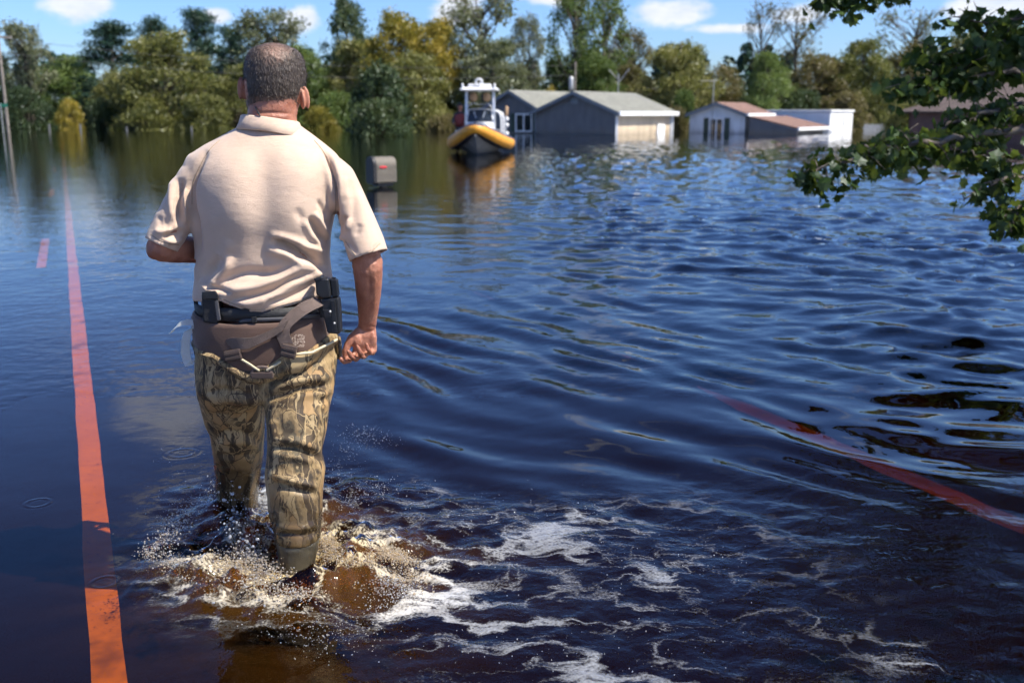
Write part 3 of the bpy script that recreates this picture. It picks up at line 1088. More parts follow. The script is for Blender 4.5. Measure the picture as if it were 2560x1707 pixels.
def gable_house(name, label, C, W, L, ze, zr, m_gable, m_side, m_roof, m_fascia, oh=.32, base=-1.3):
    """C: near corner at water level; gable wall runs to the left, eave wall to the right"""
    e = empty(name, C)
    C = Vector(C)
    c0, c1, c2, c3 = C, C + GL * W, C + GL * W + SR * L, C + SR * L
    up = lambda p, z: Vector((p.x, p.y, z))
    for nm, a, b, n, mt in (('gable_wall', c0, c1, NG, m_gable), ('rear_gable_wall', c3, c2, -NG, m_gable)):
        mid = (a + b) / 2
        wall(nm, [up(a, base), up(b, base), up(b, ze), up(mid, zr - .03), up(a, ze)], n, .15, mt, e)
    ins = GL * .002 
    wall('eave_wall', [up(c0, base) + SR * .15, up(c3, base) - SR * .15, up(c3, ze) - SR * .15, up(c0, ze) + SR * .15], NS, .15, m_side, e)
    wall('rear_eave_wall', [up(c1, base) + SR * .15, up(c2, base) - SR * .15, up(c2, ze) - SR * .15, up(c1, ze) + SR * .15], -NS, .15, m_side, e)
    sl = (zr - ze) / (W / 2)
    m0, m1 = up((c0 + c1) / 2 - SR * oh, zr + .06), up((c3 + c2) / 2 + SR * oh, zr + .06)
    e0, e1 = up(c0 - GL * oh - SR * oh, ze - sl * oh + .06), up(c3 - GL * oh + SR * oh, ze - sl * oh + .06)
    w0, w1 = up(c1 + GL * oh - SR * oh, ze - sl * oh + .06), up(c2 + GL * oh + SR * oh, ze - sl * oh + .06)
    rf = slab('roof', [e0, e1, m1, m0], .10, m_roof, e)
    slab('roof', [w0, w1, m1, m0], .10, m_roof, e)
    # fascia boards along the gable rakes
    for a, b in ((e0, m0), (w0, m0)):
        d = NG * .035
        MB().quadprism([a + NG * .003 - UP * .02, b + NG * .003 - UP * .02, b - UP * .24 + NG * .003, a - UP * .24 + NG * .003], d).build('fascia', m_fascia, e)
    return e, (c0, c1, c2, c3, e0, e1, m0, m1)


C = q(1415, 310, 1); C = on_level(1415 * 1.08844, 311 * 1.08844)
W = reach(C, GL, 1230)
L = reach(C, SR, 1543)
hA, cor = gable_house('grey_house', 'dark grey flooded house with pale grey roof behind the boat', C, W, L, 1.50, 2.70, m_slate, m_beige, m_shingle_grey, m_trim_blue)
up_ = lambda p, z: Vector((p.x, p.y, z))
c0, c1, c2, c3, e0, e1, m0, m1 = cor
MB().box((-.06, -.06, -1.3), (.10, .10, 1.42), Matrix.Translation(C + NS * .02 + NG * .02)).build('corner_trim', m_trim, hA)
MB().box((-.06, -.06, -1.3), (.10, .10, 1.42), Matrix.Translation(c3 + NS * .05)).build('corner_trim', m_trim, hA)
MB().box((-.03, -.03, -1.3), (.05, .05, 1.40), Matrix.Translation(c1 + NG * .05)).build('corner_trim', m_trim_blue, hA)
vt = (c0 + c1) / 2
MB().quadprism([up_(vt + GL * .28, 1.95), up_(vt - GL * .28, 1.95), up_(vt - GL * .28, 2.3), up_(vt + GL * .28, 2.3)], NG * .05).build('gable_vent', m_trim_blue, hA)
ds = c3 - SR * .25 + NS * .03
MB().tube([up_(ds, 1.3), up_(ds, -1.2)], .04, 6).build('downspout', m_trim, hA)
n3 = 3
for i in range(n3):
    a, b = e0.lerp(e1, i / n3 + .004), e0.lerp(e1, (i + 1) / n3 - .004)
    gt = MB().quadprism([a + UP * .03, b + UP * .03, b - UP * .24, a - UP * .24], NS * .13).build('gutter', m_trim, hA, bevel=.02)
# dark soffit under the gutter, white meter box on the beige wall
slab('soffit', [e0 - UP * .21, e1 - UP * .21, e1 - UP * .21 - NS * .3, e0 - UP * .21 - NS * .3], .03, m_trim_blue, hA)
pA = C + SR * (L * .70)
MB().quadprism([pA + UP * -.6, pA + SR * 1.15 - UP * .6, pA + SR * 1.15 + UP * .62, pA + SR * .1 + UP * .66], NS * .12).build('half_sunk_door', m_trim, hA, bevel=.02)
# second gable of the same house, set back to the left
C2 = c1 + SR * 1.2 + GL * .02
W2 = reach(C2, GL, 1098)
hw = W2
sub = []
up = lambda p, z: Vector((p.x, p.y, z))
d0, d1 = C2, C2 + GL * W2
L2 = 9.0
wall('wing_gable_wall', [up(d0, -1.3), up(d1, -1.3), up(d1, 1.44), up((d0 + d1) / 2, 2.86), up(d0, 1.44)], NG, .15, m_slate, hA)
sl = (2.9 - 1.44) / (W2 / 2)
r0, r1 = up((d0 + d1) / 2 - SR * .3, 2.93), up((d0 + d1) / 2 + SR * L2, 2.93)
for sgn, dd in ((-1, d0), (1, d1)):
    a, b = up(dd + GL * sgn * .15 - SR * .3, 1.44 - sl * .15 + .05), up(dd + GL * sgn * .15 + SR * L2, 1.44 - sl * .15 + .05)
    slab('wing_roof', [a, b, r1, r0], .10, m_shingle_grey, hA)
    MB().quadprism([a + NG * .003 - UP * .02, r0 + NG * .003 - UP * .02, r0 - UP * .24 + NG * .003, a - UP * .24 + NG * .003], NG * .035).build('fascia', m_trim_blue, hA)
wall('wing_side_wall', [up(d1, -1.3) + SR * .15, up(d1, -1.3) + SR * L2, up(d1, 1.44) + SR * L2, up(d1, 1.44) + SR * .15], -NS, .15, m_slate, hA)


def sash(parent, P, d, n, w, h, z0, panes=2, shut=True, fm=None, gm=None):
    fm = fm or m_trim
    wn = MB()
    bars = [0.0] + [w * k / panes for k in range(1, panes)] + [w]
    for bx in bars:
        a = P + d * (bx - .045)
        wn.quadprism([up(a, z0), up(a + d * .09, z0), up(a + d * .09, z0 + h), up(a, z0 + h)], n * .08)
    for z in (z0 - .09, z0 + h):
        wn.quadprism([up(P - d * .045, z), up(P + d * (w + .045), z), up(P + d * (w + .045), z + .09), up(P - d * .045, z + .09)], n * .085)
    o = wn.build('window', fm, parent)
    for k in range(panes):
        a = P + d * (w * k / panes + .05)
        b = P + d * (w * (k + 1) / panes - .05)
        MB().quadprism([up(a, z0 + .01), up(b, z0 + .01), up(b, z0 + h - .01), up(a, z0 + h - .01)], n * .03).build('pane', gm or m_glass, o)
    if shut:
        for s0 in (-.48, w + .1):
            a = P + d * s0
            MB().quadprism([up(a, z0 - .09), up(a + d * .36, z0 - .09), up(a + d * .36, z0 + h + .09), up(a, z0 + h + .09)], n * .05).build('shutter', m_shutter, parent)
    return o


lw = reach(C2, GL, 1222)
lw2 = reach(C2, GL, 1186)
sash(hA, up(C2 + GL * lw, 0), GL, NG, lw2 - lw, 1.05, .20)

# small white house with brown roof and lean-to
C = on_level(1709 * 1.08844, 307.5 * 1.08844)
W = reach(C, GL, 1585)
hB, cor = gable_house('small_white_house', 'small white flooded house with red-brown roof and dark lean-to', C, W, 4.6, 1.36, 2.06, m_paleblue, m_paleblue, m_shingle_brown, m_trim_blue, oh=.25)
c0, c1, c2, c3, e0, e1, m0, m1 = cor
MB().quadprism([e0 + UP * .02, e1 + UP * .02, e1 - UP * .16, e0 - UP * .16], NS * .10).build('gutter', m_trim, hB)
la, lb = reach(C, GL, 1662), reach(C, GL, 1632)
sash(hB, up(C + GL * la, 0), GL, NG, lb - la, 1.3, -.35, panes=2)
p1, p2 = up(C + NS * .3, 1.18), up(C + NS * 3.7, .42)
p3, p4 = p2 + SR * 7.2, p1 + SR * 7.2
slab('lean_to_roof', [p1, p2, p3, p4], .10, m_shingle_brown, hB)
MB().quadprism([p2 + UP * .02, p3 + UP * .02, p3 - UP * .17, p2 - UP * .17], NS * .10).build('lean_to_gutter', m_trim, hB)
wall('lean_to_end_wall', [up(p1, -1.2), up(p2, -1.2), p2 - UP * .12, p1 - UP * .12], NG, .08, m_slate, hB)
wall('lean_to_front_wall', [up(p2, -1.2) - NS * .4, up(p3, -1.2) - NS * .4, up(p3, .25) - NS * .4, up(p2, .25) - NS * .4], NS, .08, m_slate, hB)
MB().box((-.5, -.1, -.5), (.35, .1, .16), Matrix.Translation(p3 - NS * .2 - SR * .5 - UP * .42)).build('white_post', m_trim, hB)

# TV mast at the gable of the small house
a = C + GL * reach(C, GL, 1640) + NG * .25
mast = empty('television_antenna_mast', up(a, -1.2))
MB().tube([up(a, -1.2), up(a, 1.9), up(a, 3.55)], .03, 6).build('mast', m_galv, mast)
mbx = MB()
tz = up(a, 3.5)
mbx.tube([tz - GL * -.25 + UP * .02, tz + GL * .9 + UP * .04], .022, 5)
for k in range(7):
    cc = tz + GL * (-.15 + .16 * k) + UP * .03
    mbx.tube([cc - SR * .5, cc + SR * .5], .012, 4)
mbx.tube([tz + GL * .2, tz + UP * -.45 + GL * .28], .015, 4)
mbx.build('antenna', m_galv, mast)
tag(mast, 'thin mast with flat television antenna at the small white house', 'antenna')

# white trailer behind the lean-to
C = on_level(1905 * 1.08844, 304 * 1.08844)
tr = empty('box_trailer', C)
Lf, Ls = reach(C, SR, 1960), 9.0
k1 = up(C, 0)
pts = [C, C + SR * Lf, C + SR * Lf + GL * Ls, C + GL * Ls]
m_trailer = simple('white_trailer_panel', (.80, .80, .79), .35, var=.05, scale=1)
MB().loft([[up(p, -.9) for p in pts], [up(p, 1.44) for p in pts]]).build('trailer_body', m_trailer, tr, bevel=.06)
ov = [C + NS * .08 + NG * .08, C + SR * Lf + NS * .08 - NG * .08, C + SR * Lf + GL * Ls - NG * .08, C + GL * Ls + NG * .08]
MB().loft([[up(p, 1.45) for p in ov], [up(p, 1.60) for p in ov]]).build('trailer_roof', m_trim, tr, bevel=.03)
hp = C + SR * (Lf * .55) + NS * .02
MB().quadprism([up(hp, .35), up(hp + SR * .12, .35), up(hp + SR * .16, 1.1), up(hp + SR * .10, 1.1)], NS * .03).build('door_latch', m_galv, tr)
tag(tr, 'white box trailer showing above the lean-to roof', 'trailer')
tag(hA, cat='house', group='flooded houses'); tag(hA, 'dark grey flooded house with pale grey roof behind the boat')
tag(hB, 'small white flooded house with red-brown roof and dark lean-to', 'house', 'flooded houses')

# house at the right behind the hanging branches
C = q(2395, 300, 45); C.z = 0
hC = empty('brown_roofed_house', C)
G2, S2 = Vector((-.45, .89, 0)), Vector((.89, .45, 0))
N2 = Vector((.45, -.89, 0))
Lh, Wh = 13.0, 7.5
b0, b1, b2, b3 = C, C + S2 * Lh, C + S2 * Lh + G2 * Wh, C + G2 * Wh
ze, zr = 1.55, 3.1
m_brick = simple('dull_red_brick', (.16, .085, .065), .85, var=.25, scale=14, bump=.4, bscale=40)
for nm, a, b, n in (('front_wall', b0, b1, N2), ('side_wall', b3, b0, -S2), ('rear_wall', b2, b3, -N2)):
    wall(nm, [up(a, -1.3), up(b, -1.3), up(b, ze), up(a, ze)], n, .15, m_brick, hC)
r0, r1 = up(C + G2 * (Wh / 2) + S2 * 2.4, zr), up(C + G2 * (Wh / 2) + S2 * (Lh + .4), zr)
f0, f1 = up(b0 - S2 * .4 + N2 * .4, ze - .1), up(b1 + S2 * .4 + N2 * .4, ze - .1)
g0, g1 = up(b3 - S2 * .4 - N2 * .4, ze - .1), up(b2 + S2 * .4 - N2 * .4, ze - .1)
slab('roof', [f0, f1, r1, r0], .1, m_shingle_brown2, hC)
slab('roof', [g0, g1, r1, r0], .1, m_shingle_brown2, hC)
slab('roof_hip', [f0, r0, g0], .1, m_shingle_brown2, hC)
tag(hC, 'house with broad brown roof behind the hanging branches', 'house', 'flooded houses')

# white shed far right between the branches
C = q(2118, 285, 60); C.z = 0
sh = empty('white_shed', C)
MB().box((-.5, -.4, -1.2), (.55, .8, .62), Matrix.Translation(C)).build('wall', m_trim, sh)
MB().quadprism([C + Vector((-.65, -.55, .6)), C + Vector((.7, -.55, .6)), C + Vector((.7, .2, .95)), C + Vector((-.65, .2, .95))], Vector((0, 0, .06))).build('roof', m_shingle_brown, sh)
tag(sh, 'tiny white shed half sunk left of the brown roof', 'shed')
C = q(2060, 280, 78); C.z = 0
fn = empty('board_fence', C)
m_fence = simple('grey_fence_board', (.34, .35, .36), .8, var=.2)
for k in range(26):
    MB().box((-.09, -.02, -1.3), (.09, .02, .55 + rnd.uniform(-.03, .03)), Matrix.Translation(C + Vector((-2.4 + .2 * k, 0, 0)))).build('board', m_fence, fn)
MB().box((-2.6, .022, .2), (2.8, .06, .3), Matrix.Translation(C)).build('rail', m_fence, fn)
tag(fn, 'low grey board fence standing in the water right of the trailer', 'fence')

# ------------------------------------------------------------------ poles, wires, posts
def utility_pole(P, h, label, can=True, r=.13, arm=True):
    e = empty('utility_pole', P)
    MB().tube([P, P + UP * h * .5, P + UP * h], [r, r * .85, r * .7], 8).build('pole', m_wood, e, True)
    if arm:
        MB().box((-.9, -.06, -.07), (.9, .06, .07), Matrix.Translation(P + UP * (h - .35)) @ Matrix.Rotation(.5, 4, 'Z')).build('crossarm', m_wood, e)
    if can:
        MB().tube([P + Vector((-.32, 0, h - 1.9)), P + Vector((-.32, 0, h - 1.2))], .20, 10).build('transformer', m_galv, e, True)
    tag(e, label, 'utility pole', 'utility poles')
    return e


pl = q(18, 290, 74); pl.z = -1.2
utility_pole(pl, 8.2, 'weathered utility pole at the far left edge')
pm = q(1320, 290, 78); pm.z = -1.2
utility_pole(pm, 6.3, 'utility pole rising behind the ridge of the grey house', r=.08, arm=False)
pz = q(1418, 290, 84); pz.z = -1.2
ya = empty('forked_antenna', pz)
MB().tube([pz, pz + UP * 5.6], .045, 6).build('mast', m_galv, ya)
MB().tube([pz + UP * 5.0, pz + UP * 5.6 + Vector((.9, 0, .5))], .035, 5).tube([pz + UP * 5.2, pz + UP * 5.6 + Vector((-.8, 0, .4))], .03, 5).build('fork', m_galv, ya)
tag(ya, 'forked antenna mast behind the grey house roof', 'antenna')
m_wire = simple('overhead_wire', (.09, .09, .09), .6)
for k, (za, zb) in enumerate(((6.6, 4.9), (5.6, 4.2))):
    A, Bp = Vector((pl.x, pl.y, za)), Vector((pm.x, pm.y, zb))
    pts = [A.lerp(Bp, f) - UP * 1.6 * 4 * f * (1 - f) * .55 for f in [i / 24 for i in range(25)]]
    o = MB().tube(pts, .013, 4, ends=False).build('overhead_wire', m_wire)
    tag(o, ('upper' if k == 0 else 'lower') + ' overhead wire sagging across the trees behind the person', 'wire', 'overhead wires')
sg = q(4, 268, 66); sg.z = -1.2
s_ = empty('street_sign', sg)
m_signg = simple('green_sign_face', (.012, .16, .09), .4)
MB().tube([sg, sg + UP * 3.2], .03, 6).build('post', m_galv, s_)
MB().box((-.45, -.01, 2.95), (.45, .01, 3.17), Matrix.Translation(sg)).build('sign_face', m_signg, s_)
tag(s_, 'green street name sign on a thin post at the far left edge', 'sign')
m_post = simple('white_marker_post', (.16, .16, .15), .6)
for (x, y0, h, lb) in ((440, 297, .48, 'white marker post under the olive bush, nearest the person'), (291, 297, .42, 'white marker post under the large olive tree'),
                       (113, 290, .75, 'white post left of the round yellow bush'), (184, 288, .80, 'white post right of the round yellow bush')):
    P = q(x, y0, 82); P.z = 0
    mp = empty('marker_post', P)
    MB().box((-.07, -.05, -1.2), (.07, .05, h * .6), Matrix.Translation(P)).build('post', m_post, mp, bevel=.02)
    MB().box((-.09, -.07, h * .6 + .002), (.09, .07, h * .6 + .05), Matrix.Translation(P)).build('cap', m_post, mp, bevel=.02)
    tag(mp, lb, 'post', 'white posts in the water')

# ------------------------------------------------------------------ mailbox
P = on_level(958, 468)
mx = empty('mailbox', P, R(-58))
sc = 1.16
m_mail = simple('weathered_grey_plastic', (.125, .108, .085), .7, var=.12, scale=9, bump=.1)
m_maildoor = simple('charcoal_plastic_door', (.010, .010, .012), .6)
m_red = simple('red_flag_plastic', (.62, .02, .03), .45)


def arch(w, h, r, n=7):
    pts = [(-w + .02, 0), (w - .02, 0), (w, .02)]
    for k in range(n + 1):
        a = math.pi / 2 * k / n
        pts.append((w - r + r * math.cos(a), h - r + r * math.sin(a)))
    for k in range(n + 1):
        a = math.pi / 2 + math.pi / 2 * k / n
        pts.append((-w + r + r * math.cos(a), h - r + r * math.sin(a)))
    pts.append((-w, .02))
    return pts


def mbx_ring(y, w, h, r, z0):
    return [mx.matrix_world @ Vector((x * sc, y * sc, (z0 + z) * sc)) for x, z in arch(w, h, r)]


bz = .07
MB().loft([mbx_ring(-.17, .145, .42, .14, bz), mbx_ring(.17, .145, .42, .14, bz), mbx_ring(.185, .13, .405, .11, bz + .006)]).build('body', m_mail, mx, False, bevel=.008)
MB().loft([mbx_ring(-.235, .135, .405, .11, bz + .004), mbx_ring(-.23, .152, .432, .13, bz - .006), mbx_ring(-.172, .152, .432, .13, bz - .006)]).build('door', m_maildoor, mx, False, bevel=.006)
MB().box((.1465 * sc, -.12 * sc, .315 * sc), (.158 * sc, .0, .345 * sc), mx.matrix_world).build('flag', m_red, mx, bevel=.004)
for z in (.20, .16):
    MB().box((.146 * sc, -.15 * sc, z * sc), (.1495 * sc, .15 * sc, (z + .008) * sc), mx.matrix_world).build('ridge', m_mail, mx)
MB().box((-.10 * sc, -.14 * sc, .02 * sc), (.10 * sc, .14 * sc, .0685 * sc), mx.matrix_world).build('support_board', m_maildoor, mx)
MB().box((-.05 * sc, -.05 * sc, -1.3), (.05 * sc, .05 * sc, .0195 * sc), mx.matrix_world).build('post', m_wood, mx)
tag(mx, 'grey plastic mailbox with red flag standing just above the water', 'mailbox')

# small sprig poking out of the water
P = on_level(1612, 438)
sp = empty('plant_sprig', P)
mbs = MB()
mbs.tube([P - UP * .9, P + Vector((.02, 0, .12)), P + Vector((.10, 0, .34))], [.008, .006, .003], 4)
for k in range(6):
    a = P + Vector((.03 + .012 * k, 0, .14 + .035 * k))
    d = Vector((rnd.uniform(-.09, .10), rnd.uniform(-.05, .05), .07))
    mbs.add([a, a + d * .5 + Vector((0, .01, .02)), a + d, a + d * .5 - Vector((0, .01, .02))], [(0, 1, 2, 3)])
mbs.build('stem', LEAF['brown'], sp)
tag(sp, 'thin dead sprig poking out of the open water', 'plant')
# ------------------------------------------------------------------ the wading person
def arrays(me):
    V = np.empty(len(me.vertices) * 3, np.float32)
    me.vertices.foreach_get('co', V)
    N = np.empty(len(me.vertices) * 3, np.float32)
    me.vertices.foreach_get('normal', N)
    E = np.empty(len(me.edges) * 2, np.int32)
    me.edges.foreach_get('vertices', E)
    return V.reshape(-1, 3).astype(np.float64), N.reshape(-1, 3).astype(np.float64), E.reshape(-1, 2)


def set_co(me, V):
    me.vertices.foreach_set('co', V.astype(np.float32).ravel())
    me.update()


def fuse(mb, voxel, smooth=3, name='fused'):
    """overlapping closed shapes become one continuous skin"""
    me = mb.mesh(name)
    bm = bmesh.new()
    bm.from_mesh(me)
    bmesh.ops.recalc_face_normals(bm, faces=bm.faces)
    bm.to_mesh(me)
    bm.free()
    o = bpy.data.objects.new(name, me)
    COL.objects.link(o)
    md = o.modifiers.new('r', 'REMESH')
    md.mode = 'VOXEL'
    md.voxel_size = voxel
    md.adaptivity = 0.0
    dg = bpy.context.evaluated_depsgraph_get()
    me2 = bpy.data.meshes.new_from_object(o.evaluated_get(dg))
    bpy.data.objects.remove(o)
    relax(me2, smooth)
    me2.polygons.foreach_set('use_smooth', [True] * len(me2.polygons))
    return me2


def relax(me, it, lam=.5, wt=None):
    V, N, E = arrays(me)
    deg = np.bincount(E.ravel(), minlength=len(V))[:, None]
    for _ in range(it):
        S = np.zeros_like(V)
        for a, b in ((0, 1), (1, 0)):
            for k in range(3):
                S[:, k] += np.bincount(E[:, a], weights=V[E[:, b], k], minlength=len(V))
        d = lam * (S / np.maximum(deg, 1) - V)
        V = V + (d if wt is None else d * wt[:, None])
    set_co(me, V)


def poly_dist(P, poly):
    """distance of points to a polyline and place 0..1 along it"""
    best = np.full(len(P), 1e9)
    tt = np.zeros(len(P))
    poly = np.array(poly, float)
    seg = np.linalg.norm(poly[1:] - poly[:-1], axis=1)
    tot, acc = seg.sum(), 0.0
    for i in range(len(poly) - 1):
        a, d = poly[i], poly[i + 1] - poly[i]
        f = np.clip(((P - a) @ d) / (d @ d), 0, 1)
        r = np.linalg.norm(P - a - f[:, None] * d, axis=1)
        m = r < best
        best[m] = r[m]
        tt[m] = (acc + f[m] * seg[i]) / tot
        acc += seg[i]
    return best, tt


def curvy(poly, n=5):
    """smooth polyline through the points"""
    P = [np.array(p, float) for p in poly]
    if len(P) < 3:
        return P
    out = []
    for i in range(len(P) - 1):
        p0, p1, p2, p3 = P[max(i - 1, 0)], P[i], P[i + 1], P[min(i + 2, len(P) - 1)]
        for k in range(n):
            t = k / n
            out.append(.5 * (2 * p1 + (p2 - p0) * t + (2 * p0 - 5 * p1 + 4 * p2 - p3) * t * t + (3 * p1 - p0 - 3 * p2 + p3) * t ** 3))
    out.append(P[-1])
    return out


def sculpt(me, strokes, extra=None):
    """folds: each stroke is (points on the reference, width px, height m); outward along the normal on the rear side"""
    V, N, E = arrays(me)
    P = to_px(V)
    face = np.clip(-N[:, 1] * 1.3 + .35, 0, 1)
    d = np.zeros(len(V))
    for (poly, wd, amp) in strokes:
        r, t = poly_dist(P, curvy(poly))
        tap = np.clip(np.minimum(t, 1 - t) * 5, 0, 1) ** .7
        tap = tap if wd < 25 else 1.0
        d += amp * np.exp(-(r / wd) ** 2) * tap
    d = np.clip(d, -.034, .026) * face
    if extra is not None:
        d += extra(V, N, P)
    set_co(me, V + N * d[:, None])


def sect(py, xl, xr, Yc, b, n=2.3, seg=44, bf=None):
    """horizontal body section: side edges on the reference, half depth b (bf in front)"""
    A, Bp = at(xl, py, Yc), at(xr, py, Yc)
    c, a = (A + Bp) / 2, (Bp.x - A.x) / 2
    bf = bf or b
    out = []
    for k in range(seg):
        th = 2 * math.pi * k / seg
        cs, sn = math.cos(th), math.sin(th)
        ex = 2 / n
        out.append(Vector((c.x + a * abs(cs) ** ex * (1 if cs >= 0 else -1), c.y + (bf if sn > 0 else b) * abs(sn) ** ex * (1 if sn >= 0 else -1), c.z)))
    return out


def px_tube(mb, rows, seg=18, flat=1.0, ref=(0, 1, 0)):
    mb.tube([at(*r[:3]) for r in rows], [r[3] for r in rows], seg, flat, ref)


def sections(rows, n=2.3, seg=44, bf=0.0, sub=4):
    """smooth stack of body sections"""
    return [sect(r[0], r[1], r[2], r[3], r[4], n, seg, r[4] * bf if bf else None) for r in curvy(rows, sub)]


person = empty('person', (FOOT_R.x * .5 + FOOT_L.x * .5, 3.08, road_z(.4)))

# ---- materials
m_skin, t = new_mat('sun_reddened_skin')
oc = t.n('ShaderNodeTexCoord', _out=3)
n = t.noise(oc, 14.0, 5, .6)
n2_ = t.noise(oc, 90.0, 4, .6)
c = t.mix(t.rng(n, .35, .65), (.27, .100, .058), (.37, .160, .100))
c = t.mix(t.rng(n2_, .52, .75, 0, .35), c, (.24, .085, .055))
t.out(t.n('ShaderNodeBsdfPrincipled', i_Base_Color=c, i_Roughness=.55, i_Subsurface_Weight=.10, i_Subsurface_Radius=(.012, .005, .003),
          i_Normal=t.n('ShaderNodeBump', i_Strength=.8, i_Distance=.003, i_Height=n2_)))

m_shirt, t = new_mat('tan_polo_fabric')
oc = t.n('ShaderNodeTexCoord', _out=3)
n = t.noise(oc, 9.0, 4, .55)
wv = t.noise(t.scale(oc, (1, 1, 2.2)), 380.0, 2, .6)
wr = t.noise(t.scale(oc, (.7, .7, 1.5)), 42.0, 4, .6)
c = t.mix(t.rng(n, .3, .7), (.49, .362, .272), (.55, .410, .312))
c = t.mix(t.rng(wv, .35, .75, 0, .14), c, (.36, .27, .19))
hh = t.math('ADD', t.math('MULTIPLY', wv, .25), t.math('MULTIPLY', wr, .75))
t.out(t.n('ShaderNodeBsdfPrincipled', i_Base_Color=c, i_Roughness=.82, i_Sheen_Weight=.25, i_Sheen_Roughness=.5, i_Specular_IOR_Level=.2,
          i_Normal=t.n('ShaderNodeBump', i_Strength=.6, i_Distance=.004, i_Height=hh)))

m_camo, t = new_mat('marsh_grass_camouflage')
oc = t.n('ShaderNodeTexCoord', _out=3)
wp = t.vmath('ADD', oc, t.scale(t.noise(oc, 9.0, 3, .6, out=1), (.07, .07, .05)))


def reeds(rot, sc, seed):
    v = t.n('ShaderNodeMapping', i_Vector=wp, i_Rotation=rot, i_Scale=sc, i_Location=(seed, seed * 1.7, 0))
    return t.n('ShaderNodeTexVoronoi', _out=1, i_Vector=v, i_Scale=1.0, i_Randomness=1.0), t.n('ShaderNodeTexVoronoi', _out=0, feature='DISTANCE_TO_EDGE', i_Vector=v, i_Scale=1.0)


patch_ = t.noise(t.scale(wp, (1, 1, .6)), 15.0, 4, .6)
base = t.ramp(patch_, [(.0, (.034, .026, .017)), (.39, (.085, .060, .034)), (.445, (.19, .135, .068)), (.50, (.32, .240, .125)), (.56, (.205, .150, .080)), (.61, (.105, .092, .060)), (.67, (.045, .034, .022))], 'CONSTANT')
base = t.mix(.35, base, t.ramp(patch_, [(.35, (.05, .038, .024)), (.5, (.34, .255, .13)), (.65, (.09, .075, .048))]))
col = base
for (rot, sc, seed, cA_, cB_, th) in (((0, R(16), 0), (30, 26, 3.4), 1.3, (.045, .032, .020), (.42, .335, .19), .055), ((0, R(-30), R(20)), (40, 36, 4.2), 4.1, (.40, .31, .17), (.040, .028, .018), .050), ((R(15), R(48), 0), (26, 30, 7.0), 7.7, (.06, .04, .022), (.36, .24, .11), .045)):
    cc, ed = reeds(rot, sc, seed)
    g_ = t.n('ShaderNodeSeparateColor', _out=1, i_0=cc)
    col = t.mix(t.math('MULTIPLY', t.math('GREATER_THAN', g_, .78), .85), col, cB_)
    col = t.mix(t.math('MULTIPLY', t.rng(ed, th * .4, th, .9, 0), t.math('GREATER_THAN', g_, .35)), col, cA_)
wetn = t.noise(oc, 5.0, 3, .6)
zz = t.n('ShaderNodeSeparateXYZ', _out=2, i_0=oc)
wet = t.rng(t.math('ADD', zz, t.math('MULTIPLY', wetn, .22)), .26, .42, .72, 0)
col = t.mix(1.0, col, (.84, .78, .72), 'MULTIPLY')
col = t.mix(wet, col, (.030, .020, .010))
t.out(t.n('ShaderNodeBsdfPrincipled', i_Base_Color=col, i_Roughness=t.math('SUBTRACT', .72, t.math('MULTIPLY', wet, .75)), i_Specular_IOR_Level=.35,
          i_Normal=t.n('ShaderNodeBump', i_Strength=.4, i_Distance=.004, i_Height=t.noise(oc, 60.0, 4, .6))))
m_neo = simple('brown_neoprene', (.085, .045, .030), .75, var=.14, scale=10, bump=.25, bscale=260, sheen=.2)
m_strap = simple('brown_webbing', (.120, .085, .070), .8, var=.15, scale=30, bump=.5, bscale=320)
m_buckle = simple('brown_buckle_plastic', (.060, .042, .034), .4, var=.1)
m_gun = simple('black_polymer', (.014, .014, .015), .38, var=.2, bump=.25, bscale=240)
m_gunmetal = simple('blackened_steel', (.03, .03, .032), .3, .6)
m_belt = simple('black_duty_belt', (.012, .012, .013), .6, bump=.3, bscale=200)
m_belt2 = simple('grey_inner_belt', (.055, .055, .062), .6)
m_boot = simple('wet_olive_rubber', (.055, .048, .034), .32, var=.2, bump=.2, bscale=50)
m_rim = simple('pale_binding_tape', (.50, .43, .28), .7, var=.2, scale=40)

# ---- body: head, neck, trunk, arms and hands as one skin
mb = MB()
head = [(112, 668, 700, .028), (115, 650, 718, .046), (122, 635, 735, .066), (134, 625, 748, .083), (152, 618, 756, .094), (180, 615, 760, .100), (210, 615, 759, .101), (236, 617, 755, .098), (258, 622, 749, .088), (276, 626, 742, .076)]
mb.loft([sect(py, a, b, 3.137, d, 2.15, 32) for (py, a, b, d) in head])
mb.loft([sect(py, a, b, yc, d, 2.05, 28) for (py, a, b, yc, d) in ((246, 626, 744, 3.112, .070), (272, 622, 741, 3.107, .068), (300, 617, 741, 3.107, .070), (330, 612, 746, 3.107, .070), (352, 600, 756, 3.107, .06))])
# face, turned away from the viewer: jaw, chin, brow, nose, lips
fc = at(686, 215, 3.137)
mb.ball(fc + Vector((0, .050, -.055)), .062, 2, (1.0, 1.0, 1.15))
mb.ball(fc + Vector((0, .085, -.098)), .028, 2)
mb.ball(fc + Vector((0, .098, .012)), .030, 2, (1.7, .6, .6))
mb.tube([fc + Vector((0, .100, .010)), fc + Vector((0, .122, -.028)), fc + Vector((0, .112, -.038))], [.009, .014, .012], 10)
mb.ball(fc + Vector((0, .104, -.066)), .018, 2, (1.4, .6, .5))
for sx in (-1, 1):
    mb.ball(fc + Vector((sx * .036, .085, -.030)), .026, 2)
